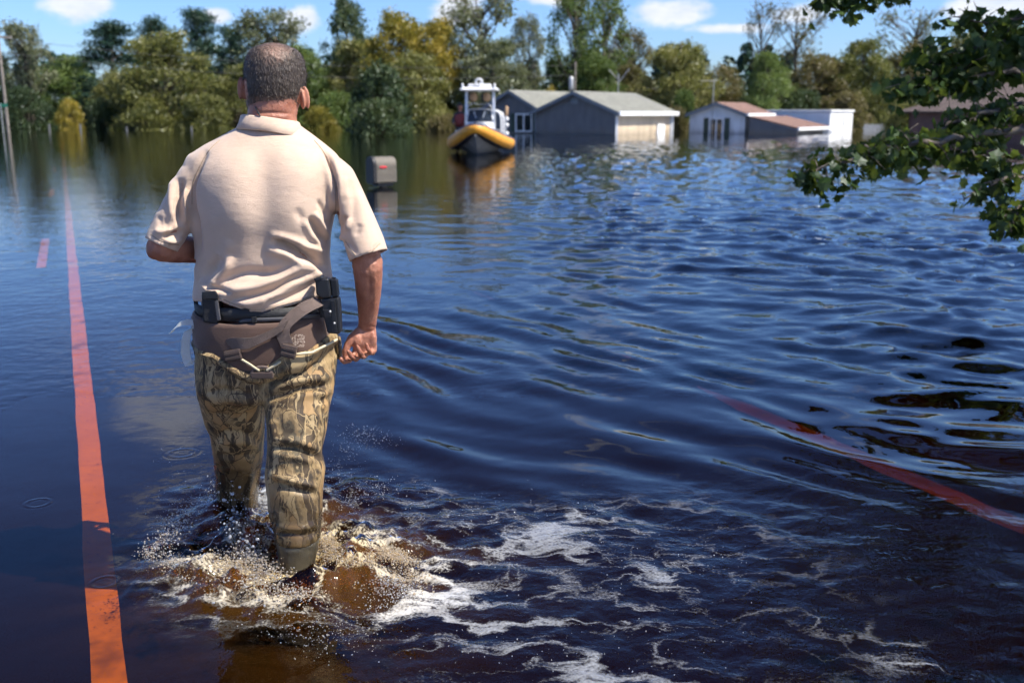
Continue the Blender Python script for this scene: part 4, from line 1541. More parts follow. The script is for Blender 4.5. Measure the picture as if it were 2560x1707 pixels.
# ears
for (ex, ey, hgt_, rot, sx) in ((607, 220, .032, R(4), -1), (757, 245, .032, R(-7), 1)):
    e0_ = at(ex, ey, 3.117)
    M = Matrix.Rotation(rot, 3, 'Y') @ Matrix.Rotation(sx * R(-62), 3, 'Z')
    mb.ball(e0_ + Vector((-sx * .004, .004, 0)), hgt_, 3, (.62, .22, 1.12), M)
    mb.tube([e0_ + M @ Vector((.010 * -sx, .012, z)) + Vector((sx * (.0075 - 4 * (z / 1.0) ** 2 * 1.2), -.004, 0)) for z in (-.030, -.018, 0, .018, .030)], [.005, .0065, .007, .0065, .005], 8)
# trunk (under the shirt)
mb.loft([sect(py, a, b, 3.09, d, 2.3, 32) for (py, a, b, d) in ((345, 600, 755, .065), (385, 560, 775, .085), (430, 515, 808, .105), (520, 515, 802, .112), (640, 520, 798, .108), (760, 520, 795, .112), (880, 515, 815, .12))])
# right arm
px_tube(mb, [(790, 445, 3.09, .042), (858, 500, 3.085, .036), (895, 570, 3.055, .041), (915, 640, 3.035, .0455), (919, 668, 3.04, .0465), (921, 705, 3.055, .0430), (921, 745, 3.075, .0375), (920, 785, 3.095, .0310), (919, 812, 3.108, .0282)], 20, .92)
mb.ball(at(934, 655, 3.045), .030, 2)
# left arm, elbow bent, forearm held in front
px_tube(mb, [(535, 445, 3.09, .042), (472, 500, 3.08, .040), (435, 560, 3.05, .047), (405, 618, 3.03, .044)], 20)
px_tube(mb, [(402, 619, 3.03, .0435), (440, 622, 3.075, .0440), (490, 626, 3.15, .041), (545, 628, 3.24, .034), (590, 626, 3.31, .028)], 20)
mb.ball(at(390, 627, 3.02), .030, 2)


def hand(mb, M):
    """relaxed right hand in its own frame: x towards the little finger side, z up the arm, -y the palm side"""
    T_ = lambda p: M @ Vector(p)

    def ring(z, x0, x1, y0, y1, n=2.6):
        cx, cy, a, b = (x0 + x1) / 2, (y0 + y1) / 2, (x1 - x0) / 2, (y1 - y0) / 2
        o = []
        for k in range(20):
            th = 2 * math.pi * k / 20
            cs, sn = math.cos(th), math.sin(th)
            o.append(T_((cx + a * abs(cs) ** (2 / n) * (1 if cs > 0 else -1), cy + b * abs(sn) ** (2 / n) * (1 if sn > 0 else -1), z)))
        return o
    mb.loft([ring(.010, -.027, .027, -.020, .020), ring(-.010, -.031, .030, -.021, .020), ring(-.030, -.038, .033, -.024, .018), ring(-.052, -.040, .034, -.022, .016), ring(-.075, -.041, .033, -.016, .015), ring(-.090, -.040, .029, -.010, .014)])
    mb.ball(T_((-.030, -.012, -.042)), .021, 2, (1, .9, 1.45))      # thumb muscle
    mb.ball(T_((.021, -.013, -.040)), .015, 2, (1, .8, 1.9))        # heel of the hand
    # fingers: root x, lengths, curl; index to little finger
    for (x, z, l1, l2, l3, r, c1, c2, c3, sx) in ((-.031, -.080, .040, .026, .021, .0094, 46, 84, 118, -.022), (-.0105, -.084, .042, .029, .021, .0097, 66, 108, 142, -.020),
                                                  (.0095, -.082, .038, .027, .020, .0092, 74, 122, 160, -.018), (.0265, -.075, .030, .020, .017, .0082, 78, 128, 168, -.016)):
        p = Vector((x, .004, z))
        pts = [p + Vector((0, 0, .018)), p]
        for (l, cdeg) in ((l1, c1), (l2, c2), (l3, c3)):
            a = R(cdeg)
            for h in (.5, 1.0):
                pts.append(pts[-1] + Vector((sx * l / .09, -math.sin(a) * l * .5, -math.cos(a) * l * .5)))
        mb.tube([T_(u) for u in pts], [r * 1.05, r * 1.12, r, r * 1.04, r * .93, r * .97, r * .86, r * .70], 12)
    th = [(-.026, -.010, -.020), (-.046, -.014, -.042), (-.058, -.018, -.062), (-.0625, -.020, -.080), (-.0650, -.020, -.097)]
    mb.tube([T_(u) for u in th], [.017, .0155, .0115, .0118, .0078], 12)


hw_ = at(917, 817, 3.112)
hand(mb, Matrix.Translation(hw_) @ Matrix.Rotation(R(-10), 4, 'X') @ Matrix.Rotation(R(3), 4, 'Y') @ Matrix.Rotation(R(6), 4, 'Z'))
# left hand: mirrored, at the end of the raised forearm
a_, b_ = at(545, 628, 3.24), at(592, 626, 3.315)
zax = (a_ - b_).normalized()
yax = Vector((0, 0, 1)); yax = (yax - zax * yax.dot(zax)).normalized()
xax = yax.cross(zax)
Ml = Matrix(((-xax.x, yax.x, zax.x, b_.x), (-xax.y, yax.y, zax.y, b_.y), (-xax.z, yax.z, zax.z, b_.z), (0, 0, 0, 1)))
hand(mb, Ml)
me = fuse(mb, .0032, 2, 'body')
# tendons, elbow dimple and uneven skin
sculpt(me, [([(907, 690), (912, 730), (915, 790)], 7, .0016), ([(936, 680), (938, 730), (932, 790)], 6, .0016), ([(924, 690), (925, 740)], 5, -.0018), ([(930, 640), (938, 658)], 8, -.004), ([(905, 818), (942, 816)], 3, -.0016),
            ([(632, 283), (690, 282), (735, 286)], 4, -.003), ([(650, 292), (720, 293)], 4, .002),
            ([(880, 890), (905, 889), (930, 884)], 3.5, -.003)],
       lambda V, N, P: fbm(V[:, 0] * 40, V[:, 1] * 40, V[:, 2] * 40, 3, 7) * .0007)
link('body', me, m_skin, person)
m_eye = simple('eye_white', (.75, .73, .70), .15)
for sx in (-1, 1):
    MB().ball(fc + Vector((sx * .032, .0975, -.010)), .012, 2).build('eye', m_eye, person, True)

# ---- hair: close-cropped cap with single hairs on it
m_hair, t = new_mat('greying_dark_hair')
oc = t.n('ShaderNodeTexCoord', _out=3)
st = t.noise(t.scale(oc, (1, 1, .30)), 190.0, 3, .6)
bg_ = t.noise(oc, 16.0, 3, .5)
at_thin = t.n('ShaderNodeAttribute', _out=2, attribute_name='thin')
c = t.ramp(st, [(.32, (.020, .014, .010)), (.52, (.045, .031, .022)), (.68, (.075, .056, .043)), (.82, (.12, .098, .082))])
c = t.mix(t.math('MULTIPLY', at_thin, t.rng(t.math('ADD', st, t.math('MULTIPLY', bg_, .4)), .45, .80)), c, (.42, .235, .165))
t.out(t.n('ShaderNodeBsdfPrincipled', i_Base_Color=c, i_Roughness=.55, i_Normal=t.n('ShaderNodeBump', i_Strength=.8, i_Distance=.004, i_Height=st)))
mb = MB()
mb.loft([sect(py, a - 2, b + 2, 3.137, d + .0055, 2.15, 60) for (py, a, b, d) in [(109, 670, 698, .024)] + head[1:9] + [(266, 622, 745, .083), (276, 627, 740, .076)]])
me = fuse(mb, .0038, 2, 'hair')
V, N, E = arrays(me)
P = to_px(V)
hl = 272 - 7 * np.cos((P[:, 0] - 688) / 30) + vnoise(V[:, 0] * 90, V[:, 2] * 90, seed=4) * 3
side_up = np.clip((V[:, 1] - 3.107) / .03, 0, 1)          # in front of the ears the hair ends higher
low_lim = hl - 46 * side_up
front = (V[:, 1] > 3.187) & (P[:, 1] > 128)
inear = (np.hypot((P[:, 0] - 757) / 13, (P[:, 1] - 252) / 26) < 1) | (np.hypot((P[:, 0] - 612) / 10, (P[:, 1] - 226) / 28) < 1)
gone = (P[:, 1] > low_lim) | front | (V[:, 1] > 3.212) | (inear & (V[:, 1] > 3.062))
bm = bmesh.new()
bm.from_mesh(me)
bm.verts.ensure_lookup_table()
bmesh.ops.delete(bm, geom=[v for v, k in zip(bm.verts, gone) if k], context='VERTS')
bm.to_mesh(me)
bm.free()
V, N, E = arrays(me)
P = to_px(V)
set_co(me, V + N * (vnoise(V[:, 0] * 230, V[:, 1] * 230, V[:, 2] * 120, 3) * .0013)[:, None])
thin = np.clip(1.1 - np.hypot((P[:, 0] - 688) / 44, (P[:, 1] - 132) / 36), 0, 1) ** .9 * .5
thin = np.maximum(thin, np.clip((P[:, 1] - (272 - 34)) / 36, 0, 1) * .85)
at_ = me.attributes.new('thin', 'FLOAT', 'POINT')
at_.data.foreach_set('value', thin.astype(np.float32))
hair = link('hair', me, m_hair, person)
g = np.random.RandomState(9)
V, N, E = arrays(me)
k = g.choice(len(V), 9000)
dens = np.clip(1 - thin[k] * .75, 0, 1) > g.rand(len(k))
k = k[dens]
C = V[k] + g.randn(len(k), 3) * .0015
dirn = N[k] * .38 + np.array([0, 0, -.95])[None] + g.randn(len(k), 3) * .16
dirn /= np.linalg.norm(dirn, axis=1)[:, None]
Lh_ = (.004 + .005 * g.rand(len(k)))[:, None]
wd = np.cross(dirn, g.randn(len(k), 3))
wd /= np.linalg.norm(wd, axis=1)[:, None]
wd *= .00045
HV = np.stack([C - wd, C + wd, C + dirn * Lh_], 1).reshape(-1, 3)
me = fast_mesh('hair_strands', HV, np.arange(len(HV)).reshape(-1, 3), False)
m_strand, t = new_mat('hair_strand')
rv = t.n('ShaderNodeNewGeometry', _out=8)
c = t.ramp(rv, [(0, (.022, .015, .011)), (.7, (.046, .033, .024)), (.9, (.080, .064, .052)), (1, (.13, .11, .095))])
t.out(t.n('ShaderNodeBsdfPrincipled', i_Base_Color=c, i_Roughness=.45))
ho = link('hair_strands', me, m_strand, hair)
ho['kind'] = 'stuff'
# coiled earpiece wire at the collar
MB().tube([at(641, 262, 3.057), at(640, 272, 3.044), at(645, 281, 3.034), at(650, 290, 3.032)], .0022, 6).build('earpiece_wire', m_black, person)

# ---- shirt
mb = MB()
torso = [(304, 626, 726, 3.128, .060), (312, 604, 746, 3.128, .081), (322, 588, 758, 3.127, .093), (334, 566, 776, 3.126, .104), (348, 540, 796, 3.124, .116), (366, 508, 818, 3.120, .129), (392, 474, 846, 3.113, .146), (430, 464, 853, 3.104, .160), (480, 467, 845, 3.095, .166), (540, 480, 836, 3.09, .164),
         (600, 488, 826, 3.09, .154), (650, 491, 824, 3.09, .147), (695, 490, 829, 3.09, .158), (730, 486, 827, 3.09, .171), (756, 491, 814, 3.09, .163), (790, 506, 800, 3.09, .148)]
mb.loft(sections(torso, 2.12, 60, 1.12))
px_tube(mb, [(522, 415, 3.085, .046), (492, 446, 3.078, .056), (446, 526, 3.058, .056), (424, 572, 3.045, .055), (408, 608, 3.035, .053), (402, 625, 3.03, .052)], 24, 1.30)
px_tube(mb, [(808, 412, 3.085, .048), (842, 446, 3.078, .058), (884, 530, 3.058, .055), (904, 585, 3.045, .058), (920, 634, 3.035, .061), (926, 652, 3.03, .061)], 24, 1.25)
me = fuse(mb, .0052, 14, 'shirt')
S = [
    # seams between sleeve and back
    ([(798, 366), (822, 402), (836, 458), (838, 520), (836, 565), (826, 610)], 6, -.016), ([(812, 376), (838, 420), (850, 470), (850, 520)], 11, .005),
    ([(520, 378), (498, 415), (478, 466), (481, 520), (490, 560), (497, 640)], 8, -.014), ([(455, 412), (480, 380)], 9, .003),
    # lower back: cloth bloused over the belt
    ([(672, 590), (700, 592), (740, 604), (785, 622), (815, 626)], 9, .010), ([(682, 600), (715, 610), (755, 632), (790, 655), (812, 676)], 10, -.026), ([(745, 608), (770, 628)], 6, .006),
    ([(660, 625), (710, 634), (760, 664), (800, 690)], 11, .010),
    ([(524, 722), (545, 700), (566, 676), (580, 640)], 10, .011), ([(508, 700), (530, 672), (552, 640)], 12, -.010),
    ([(530, 665), (556, 640), (580, 600)], 16, .004),
    ([(540, 712), (575, 692), (620, 681), (680, 684), (730, 668)], 11, -.012),
    ([(535, 741), (580, 727), (640, 720), (700, 695), (760, 668), (815, 652)], 15, .013),
    ([(560, 752), (620, 742), (680, 724), (725, 699), (760, 690)], 8, -.012),
    ([(556, 764), (620, 758), (680, 742), (740, 706), (800, 684), (828, 676)], 11, .010),
    ([(660, 757), (720, 744), (760, 724), (790, 704)], 7, -.008), ([(560, 755), (590, 762), (625, 776)], 6, -.008),
    ([(520, 716), (550, 722), (585, 735)], 5, -.012), ([(500, 700), (520, 725), (548, 738)], 6, .009),
    # under the right arm
    ([(770, 540), (792, 578), (812, 608)], 7, -.012), ([(782, 530), (806, 570), (822, 598)], 7, .009), ([(752, 545), (778, 590), (800, 612)], 8, .007),
    ([(735, 520), (760, 560), (775, 590)], 10, -.004), ([(790, 500), (815, 540)], 6, -.005),
    # broad shapes of the back
    ([(657, 420), (657, 620)], 38, -.006), ([(575, 440), (590, 540)], 60, .008), ([(745, 440), (735, 540)], 60, .008), 
    # left sleeve
    ([(453, 446), (448, 475), (446, 510), (452, 565)], 9, -.017), ([(464, 470), (460, 505), (462, 560)], 5, .010), ([(441, 485), (447, 520)], 6, .004), ([(434, 440), (428, 500), (432, 555)], 9, .006),
    ([(408, 588), (432, 587), (455, 577)], 6, -.013), ([(410, 602), (435, 604), (452, 594)], 6, .008), ([(396, 540), (404, 568)], 6, -.003), ([(411, 545), (419, 574)], 6, -.003), ([(385, 575), (405, 580), (430, 572)], 7, .006),
    ([(374, 582), (395, 600), (425, 610), (448, 612)], 2.6, -.003), ([(390, 530), (400, 500), (420, 470)], 8, -.004),
    # right sleeve
    ([(861, 538), (857, 556), (846, 572)], 8, -.008), ([(872, 545), (868, 575)], 6, .006), ([(866, 598), (852, 590), (846, 584)], 5, .009), ([(862, 606), (880, 630), (902, 656)], 3.5, .004), ([(872, 604), (892, 632)], 4, -.003),
    ([(902, 640), (928, 628), (951, 607)], 2.6, -.0035), ([(878, 450), (885, 500), (880, 560)], 10, -.004), ([(900, 480), (908, 530), (905, 580)], 10, .003), ([(862, 440), (866, 500)], 6, .003), ([(890, 590), (900, 560)], 8, -.003),
]


def shirt_noise(V, N, P):
    low = np.clip((P[:, 1] - 560) / 150, 0, 1)
    f = vnoise(V[:, 0] * 11 + V[:, 2] * 9, V[:, 2] * 26 - V[:, 0] * 8, V[:, 1] * 9, 5) * .0035 * low
    front = np.clip(N[:, 1], 0, 1)
    return f + vnoise(V[:, 0] * 18, V[:, 2] * 22, V[:, 1] * 12, 6) * .0012 + front * vnoise(V[:, 0] * 12, V[:, 2] * 15, seed=8) * .006


sculpt(me, [(p_, w_, a_ * 1.65) for (p_, w_, a_) in S], shirt_noise)
relax(me, 1, .35)
# the cloth ends in an open hem at both sleeves and below: cut the closing faces away
V, N, E = arrays(me)
P = to_px(V)
cut = np.zeros(len(V), bool)
for (h0, s0, nx_) in ((at(408, 608, 3.035), at(444, 528, 3.058), 0), (at(920, 634, 3.035), at(884, 530, 3.058), 0)):
    ax = np.array((h0 - s0).normalized())
    d = (V - np.array(h0)) @ ax
    rr = np.linalg.norm(V - np.array(h0) - d[:, None] * ax, axis=1)
    cut |= (d > .006) & (rr < .11) & (d < .12)
ang = np.arctan2(V[:, 0] - at(657, 760, 3.09).x, -(V[:, 1] - 3.09))
HEM_X, HEM_Y = [470, 500, 548, 585, 620, 660, 691, 747, 785, 812, 840], [752, 754, 752, 766, 779, 780, 773, 758, 745, 735, 730]
hem = np.interp(P[:, 0], HEM_X, HEM_Y)
cut |= (P[:, 1] > hem) & (V[:, 1] < 3.12) & (P[:, 0] > 470) & (P[:, 0] < 835) & (P[:, 1] > 700)
cut |= (P[:, 1] > 772) & (V[:, 1] >= 3.12) & (P[:, 0] > 470) & (P[:, 0] < 850)
bm = bmesh.new()
bm.from_mesh(me)
bm.verts.ensure_lookup_table()
bmesh.ops.delete(bm, geom=[v for v, k in zip(bm.verts, cut) if k], context='VERTS')
edge_v = [v for v in bm.verts if any(e.is_boundary for e in v.link_edges)]
for v in edge_v:
    done = False
    for (h0, s0) in ((at(408, 608, 3.035), at(444, 528, 3.058)), (at(920, 634, 3.035), at(884, 530, 3.058))):
        ax = (h0 - s0).normalized()
        d = (v.co - h0).dot(ax)
        if abs(d - .006) < .03 and (v.co - h0).length < .12:
            v.co -= ax * (d - .006)
            done = True
    if not done:
        pq = to_px(np.array([v.co]))[0]
        if v.co.y < 3.12:
            hm = float(np.interp(pq[0], HEM_X, HEM_Y))
            v.co.z += (pq[1] - hm) / F_PX * v.co.y * 1.02
        else:
            v.co.z += (pq[1] - 772) / F_PX * v.co.y * 1.02
bm.to_mesh(me)
bm.free()
me.polygons.foreach_set('use_smooth', [True] * len(me.polygons))
shirt = link('shirt', me, m_shirt, person)
md = shirt.modifiers.new('cloth', 'SOLIDIFY')
md.thickness = .0035
md.offset = -1
# collar: fold-over band standing round the neck, open at the throat
mb = MB()
top_b = [(612, 300), (640, 290), (676, 287), (712, 296), (741, 314)]
rings = []
cA, cB = at(676, 300, 3.110), at(676, 338, 3.110)
nseg = 56
rows = []
for (kr, (za, ra, dz)) in enumerate(((-.018, .071, 0), (.000, .0745, 0), (.007, .078, 0), (.003, .082, 0), (-.012, .0890, 0), (-.032, .0990, 0), (-.0345, .0965, 0), (-.016, .085, 0))):
    row = []
    for k in range(nseg):
        th = R(-90) + R(292) * (k / (nseg - 1) - .5)
        cs, sn = math.cos(th), math.sin(th)
        x = cA.x + (ra * 1.02 + (.0 if kr < 3 else .004)) * cs
        y = 3.110 + ra * .98 * sn
        tilt = -.155 * (x - cA.x) * (1 if x > cA.x else .55) - .05 * max(0, y - 3.075)
        lowr = -.006 * (abs(cs) ** 2) if kr in (4, 5, 6) else 0
        wob = .0012 * math.sin(k * .7 + kr)
        row.append(Vector((x, y + wob, cA.z + .004 + za * 1.0 + tilt + lowr)))
    rows.append(row)
mb.loft(rows + [rows[0]], cap=False, closed=False)
mb.build('collar', m_shirt, shirt, True)

# stitched seams lying on the cloth
from mathutils.bvhtree import BVHTree
m_seam = simple('tan_seam_stitching', (.33, .245, .17), .9, var=.15, scale=200)
bvh = BVHTree.FromPolygons([v.co.copy() for v in shirt.data.vertices], [tuple(p.vertices) for p in shirt.data.polygons])


def seam(poly, r=.0013):
    pts = []
    for (x, y) in curvy(poly, 9):
        far = at(x, y, 3.6)
        o_ = Vector((0, 0, CAM_H))
        hit, nn_, _, _ = bvh.ray_cast(o_, (far - o_).normalized())
        if hit is not None and hit.y < 3.3:
            pts.append(hit + nn_ * (r * .35 if nn_.y < 0 else -r * .35))
    if len(pts) > 3:
        MB().tube(pts, r, 5).build('seam', m_seam, shirt, True)


seam([(786, 352), (806, 376), (824, 406), (836, 455), (839, 505), (838, 545)])
seam([(548, 352), (522, 378), (500, 415), (482, 460), (480, 510)])
seam([(377, 586), (398, 600), (424, 609), (446, 612)])
seam([(904, 641), (928, 629), (950, 609)])
seam([(864, 604), (882, 630), (900, 652)])
seam([(512, 748), (548, 746), (585, 760), (620, 772), (660, 773), (691, 766), (747, 751), (780, 740)])

# ---- waders
mb = MB()
mb.loft(sections(((806, 508, 812, 3.09, .150), (840, 498, 834, 3.09, .158), (880, 493, 840, 3.09, .160), (925, 492, 838, 3.085, .157), (965, 497, 834, 3.08, .148), (985, 508, 824, 3.08, .12)), 2.4, 48))
mb.loft(sections(((890, 640, 842, 3.075, .135), (940, 652, 838, 3.055, .128), (985, 662, 832, 3.02, .122), (1020, 664, 824, 2.99, .116), (1060, 666, 817, 2.965, .110), (1100, 667, 808, 2.945, .105), (1140, 667, 803, 2.935, .100),
                                                               (1175, 664, 811, 2.925, .100), (1210, 666, 809, 2.915, .096), (1250, 671, 806, 2.905, .091), (1290, 680, 804, 2.893, .086), (1322, 687, 802, 2.884, .082), (1346, 690, 801, 2.878, .081)), 2.2, 40))
mb.loft(sections(((890, 492, 668, 3.11, .135), (940, 494, 664, 3.14, .130), (985, 501, 660, 3.18, .124), (1034, 512, 659, 3.22, .118), (1088, 532, 657, 3.265, .110), (1130, 538, 656, 3.295, .104), (1175, 540, 651, 3.32, .098),
                                                               (1240, 546, 643, 3.345, .090), (1290, 553, 640, 3.36, .084), (1330, 556, 638, 3.37, .080), (1370, 558, 634, 3.375, .078)), 2.2, 40))
me = fuse(mb, .0062, 3, 'waders')
S = [([(664, 1000), (700, 988), (750, 969), (800, 966), (834, 958)], 9, -.020), ([(672, 978), (720, 958), (780, 948), (838, 938)], 13, .012), ([(690, 1010), (745, 992), (800, 984), (830, 980)], 10, .008),
     ([(795, 1003), (820, 998), (836, 985)], 7, -.014), ([(790, 1015), (822, 1012)], 7, .006),
     ([(680, 1117), (714, 1119), (752, 1125), (785, 1138), (805, 1152)], 8, -.019), ([(676, 1098), (715, 1098), (760, 1108), (800, 1128)], 10, .011), ([(690, 1136), (740, 1142), (790, 1158)], 9, .010),
     ([(668, 1184), (700, 1192), (740, 1204), (800, 1218)], 8, .012), ([(672, 1204), (710, 1214), (760, 1228), (800, 1236)], 8, -.013), ([(672, 1050), (690, 1090)], 10, .007), ([(700, 1030), (690, 1090)], 9, -.006),
     ([(740, 1020), (745, 1090)], 14, .006), ([(775, 1040), (770, 1095)], 10, -.006), ([(800, 1030), (798, 1090)], 8, .005), 
     ([(690, 1315), (740, 1322), (798, 1310)], 6, .008), ([(700, 1332), (760, 1338), (800, 1326)], 5, -.008),
     ([(666, 1000), (662, 1100), (668, 1200)], 7, -.008),
     ([(505, 985), (560, 975), (640, 990)], 9, -.010), ([(520, 1010), (580, 1000), (650, 1015)], 9, .008), ([(515, 1030), (580, 1040), (640, 1030)], 9, -.008), ([(535, 1090), (590, 1080), (650, 1095)], 9, -.011), ([(540, 1110), (600, 1104), (650, 1118)], 9, .009),
     ([(540, 1135), (590, 1140), (645, 1132)], 8, -.008), ([(545, 1180), (600, 1172), (645, 1185)], 8, .007), ([(600, 930), (640, 960), (655, 1000)], 9, -.008)]
sculpt(me, [(p_, w_, a_ * .95) for (p_, w_, a_) in S], lambda V, N, P: vnoise(V[:, 0] * 9 + V[:, 2] * 5, V[:, 1] * 9, V[:, 2] * 13, 21) * .0032 + vnoise(V[:, 0] * 22 + V[:, 2] * 14, V[:, 1] * 22, V[:, 2] * 30, 22) * .0016)
relax(me, 1, .3)
link('waders', me, m_camo, person)


# ---- boots
def boot(rows, toe, name='boot'):
    mb = MB()
    mb.loft([sect(py, a, b, yc, d, 2.15, 32) for (py, a, b, yc, d) in rows])
    last = rows[-1]
    c = (at(last[1], last[0], last[3]) + at(last[2], last[0], last[3])) / 2
    zf = road_z(.5) + .012
    pts, rad = [], []
    for (f, r) in ((-.06, .036), (0, .046), (.08, .048), (.15, .050), (.20, .042), (.235, .025)):
        pts.append(Vector((c.x + toe * f, c.y + f, zf + r * .85)))
        rad.append(r)
    mb.tube(pts, rad, 16, .85, (0, 0, 1))
    sole = []
    for (f, w_) in ((-.085, .030), (-.05, .043), (.05, .042), (.13, .052), (.20, .046), (.255, .02)):
        sole.append([Vector((c.x + toe * f + sx * w_, c.y + f, zf + z)) for sx, z in ((-1, -.010), (1, -.010), (1, .022), (-1, .022))])
    mb.loft(sole)
    me = fuse(mb, .006, 2, name)
    sculpt(me, [([(700, 1352), (790, 1350)], 5, .005), ([(700, 1372), (790, 1376)], 6, -.003)])
    return link(name, me, m_boot, person)


boot([(1338, 692, 800, 2.878, .076), (1352, 693, 798, 2.876, .079), (1358, 694, 797, 2.875, .074), (1400, 699, 788, 2.868, .068), (1450, 704, 783, 2.862, .062), (1505, 706, 781, 2.858, .060), (1545, 708, 780, 2.856, .060)], -.1)
boot([(1330, 556, 640, 3.37, .082), (1360, 558, 636, 3.375, .078), (1400, 560, 634, 3.38, .066), (1430, 562, 632, 3.38, .062)], -.1)

# ---- belts, folded-down bib, straps and what hangs on them
def back_at(px, py, Yc=3.09, a0=490, a1=838, b=.168, n=2.4, off=0.0):
    """point of the hip's rear surface under (px, py)"""
    u = min(.995, abs((px - (a0 + a1) / 2) / ((a1 - a0) / 2)))
    Y = Yc - (b + off) * (1 - u ** n) ** (1 / n)
    return at(px, py, Y)


def band(name, rows, mat, parent, n=2.4, wob=0.0):
    """ring of cloth: rows of (py function of angle or number, xl, xr, b)"""
    mb = MB()
    R_ = []
    for (py, xl, xr, b) in rows:
        s_ = sect(800, xl, xr, 3.09, b, n, 96)
        row = []
        for k, p in enumerate(s_):
            th = 2 * math.pi * k / 96
            pxx = (xl + xr) / 2 + (xr - xl) / 2 * math.cos(th)
            yy = py(pxx) if callable(py) else py
            zz_ = at(pxx, yy, 3.09 + (b * -.9 if math.sin(th) < 0 else .5 * b)).z if math.sin(th) < .2 else at(pxx, yy, 3.09).z
            w_ = wob * math.sin(k * .55 + yy * .05) * (1 + .6 * math.sin(k * 1.3))
            d = Vector((math.cos(th), math.sin(th), 0))
            row.append(Vector((p.x, p.y, zz_)) + d * w_)
        R_.append(row)
    mb.loft(R_ + [R_[0]], cap=False)
    return mb.build(name, mat, parent, True)


band('duty_belt', [(768, 502, 812, .157), (770, 496, 818, .165), (800, 498, 818, .165), (802, 504, 812, .157)], m_belt, person, wob=.0008)
hp = np.interp
bib_lo = lambda x: float(hp(x, [488, 540, 575, 598, 625, 645, 668, 700, 725, 780, 842], [880, 884, 888, 898, 914, 928, 928, 908, 890, 884, 852]))
bib_top = lambda x: float(hp(x, [488, 520, 564, 620, 705, 780, 815, 842], [792, 795, 806, 809, 806, 803, 803, 812]))
band('folded_bib', [(lambda x: bib_top(x) + 8, 506, 814, .160), (lambda x: bib_top(x) + 1, 501, 820, .166), (lambda x: bib_top(x) - 1, 497, 825, .172), (lambda x: bib_top(x) + 3, 493, 830, .178), (lambda x: bib_top(x) + 12, 491, 833, .180),
                    (lambda x: .5 * bib_top(x) + .5 * bib_lo(x), 489, 837, .181), (lambda x: bib_lo(x) - 6, 488, 840, .184), (lambda x: bib_lo(x), 489, 840, .182), (lambda x: bib_lo(x), 494, 835, .174)], m_neo, person, wob=.0022)
fl_lo = lambda x: bib_lo(x) + float(hp(x, [488, 560, 640, 700, 760, 842], [4, 10, 22, 40, 46, 30]))
band('camouflage_flap', [(lambda x: bib_lo(x) - 6, 492, 838, .177), (lambda x: bib_lo(x) - 3, 486, 844, .187), (lambda x: bib_lo(x) + 5, 484, 846, .192), (lambda x: .4 * bib_lo(x) + .6 * fl_lo(x), 484, 847, .194), (lambda x: fl_lo(x), 487, 844, .186), (lambda x: fl_lo(x) - 2, 492, 840, .178)], m_camo, person, wob=.0030)
# pale binding along the flap's edge, broken by folds
for (xa, xb) in ((510, 556), (598, 646), (668, 700), (742, 842)):
    pts = []
    for k in range(14):
        x = xa + (xb - xa) * k / 13
        pts.append(back_at(x, bib_lo(x) - 3, a0=484, a1=846, b=.190, off=.002))
    MB().tube(pts, .0042, 6).build('flap_binding', m_rim, person, True)


def ribbon(name, rows, width, mat, parent, thick=.0028):
    """strap along rows of (px, py, off, turn): turn rotates its width in the picture plane"""
    mb = MB()
    rr = []
    pts = curvy([(r[0], r[1], r[2] * 1000, r[3]) for r in rows], 6)
    for (x, y, off, tn) in pts:
        c = back_at(x, y, off=off / 1000)
        wv_ = Vector((math.cos(R(tn)), 0, math.sin(R(tn)))) * width / 2
        nn_ = Vector((0, -1, .15)).normalized() * thick
        rr.append([c - wv_, c + wv_, c + wv_ + nn_, c - wv_ + nn_])
    mb.loft(rr)
    o = mb.build(name, mat, parent, False, bevel=.0008)
    return o


# right suspender: comes down from the belt and folds over the bib into its buckle
ribbon('suspender_strap', [(800, 752, .010, -36), (765, 768, .012, -40), (735, 790, .014, -28), (712, 815, .018, -8), (708, 836, .018, 8), (718, 862, .018, 14)], .040, m_strap, person)
ribbon('suspender_strap', [(716, 812, .024, 62), (690, 828, .024, 66), (655, 846, .026, 66), (622, 858, .026, 74), (596, 858, .024, 92), (575, 860, .022, 110), (560, 878, .018, 118)], .036, m_strap, person)


def buckle(px, py, w_, h_, tilt, name='buckle'):
    e = back_at(px, py, off=.030)
    M = Matrix.Translation(e) @ Matrix.Rotation(R(tilt), 4, 'Y')
    o = MB().box((-w_ / 2, -.008, -h_ / 2), (w_ / 2, .010, h_ / 2), M).build(name, m_buckle, person, bevel=.004)
    for z in (-.18, .22):
        MB().box((-w_ * .46, -.0115, h_ * z - .004), (w_ * .46, -.0075, h_ * z + .004), M).build('buckle_bar', m_buckle, o, bevel=.001)
    return o


buckle(722, 878, .046, .040, 14)
buckle(583, 888, .052, .034, -12)
# webbing loop at the small of the back
e = [back_at(x, y, off=.022) for x, y in ((628, 936), (634, 925), (648, 918), (664, 918), (676, 926), (680, 938))]
MB().tube(e, .006, 8, .5, (0, 1, 0)).build('webbing_loop', m_strap, person, True)
MB().box((-.034, -.006, -.010), (.034, .006, .010), Matrix.Translation(back_at(655, 938, off=.024))).build('loop_bar', m_buckle, person, bevel=.003)
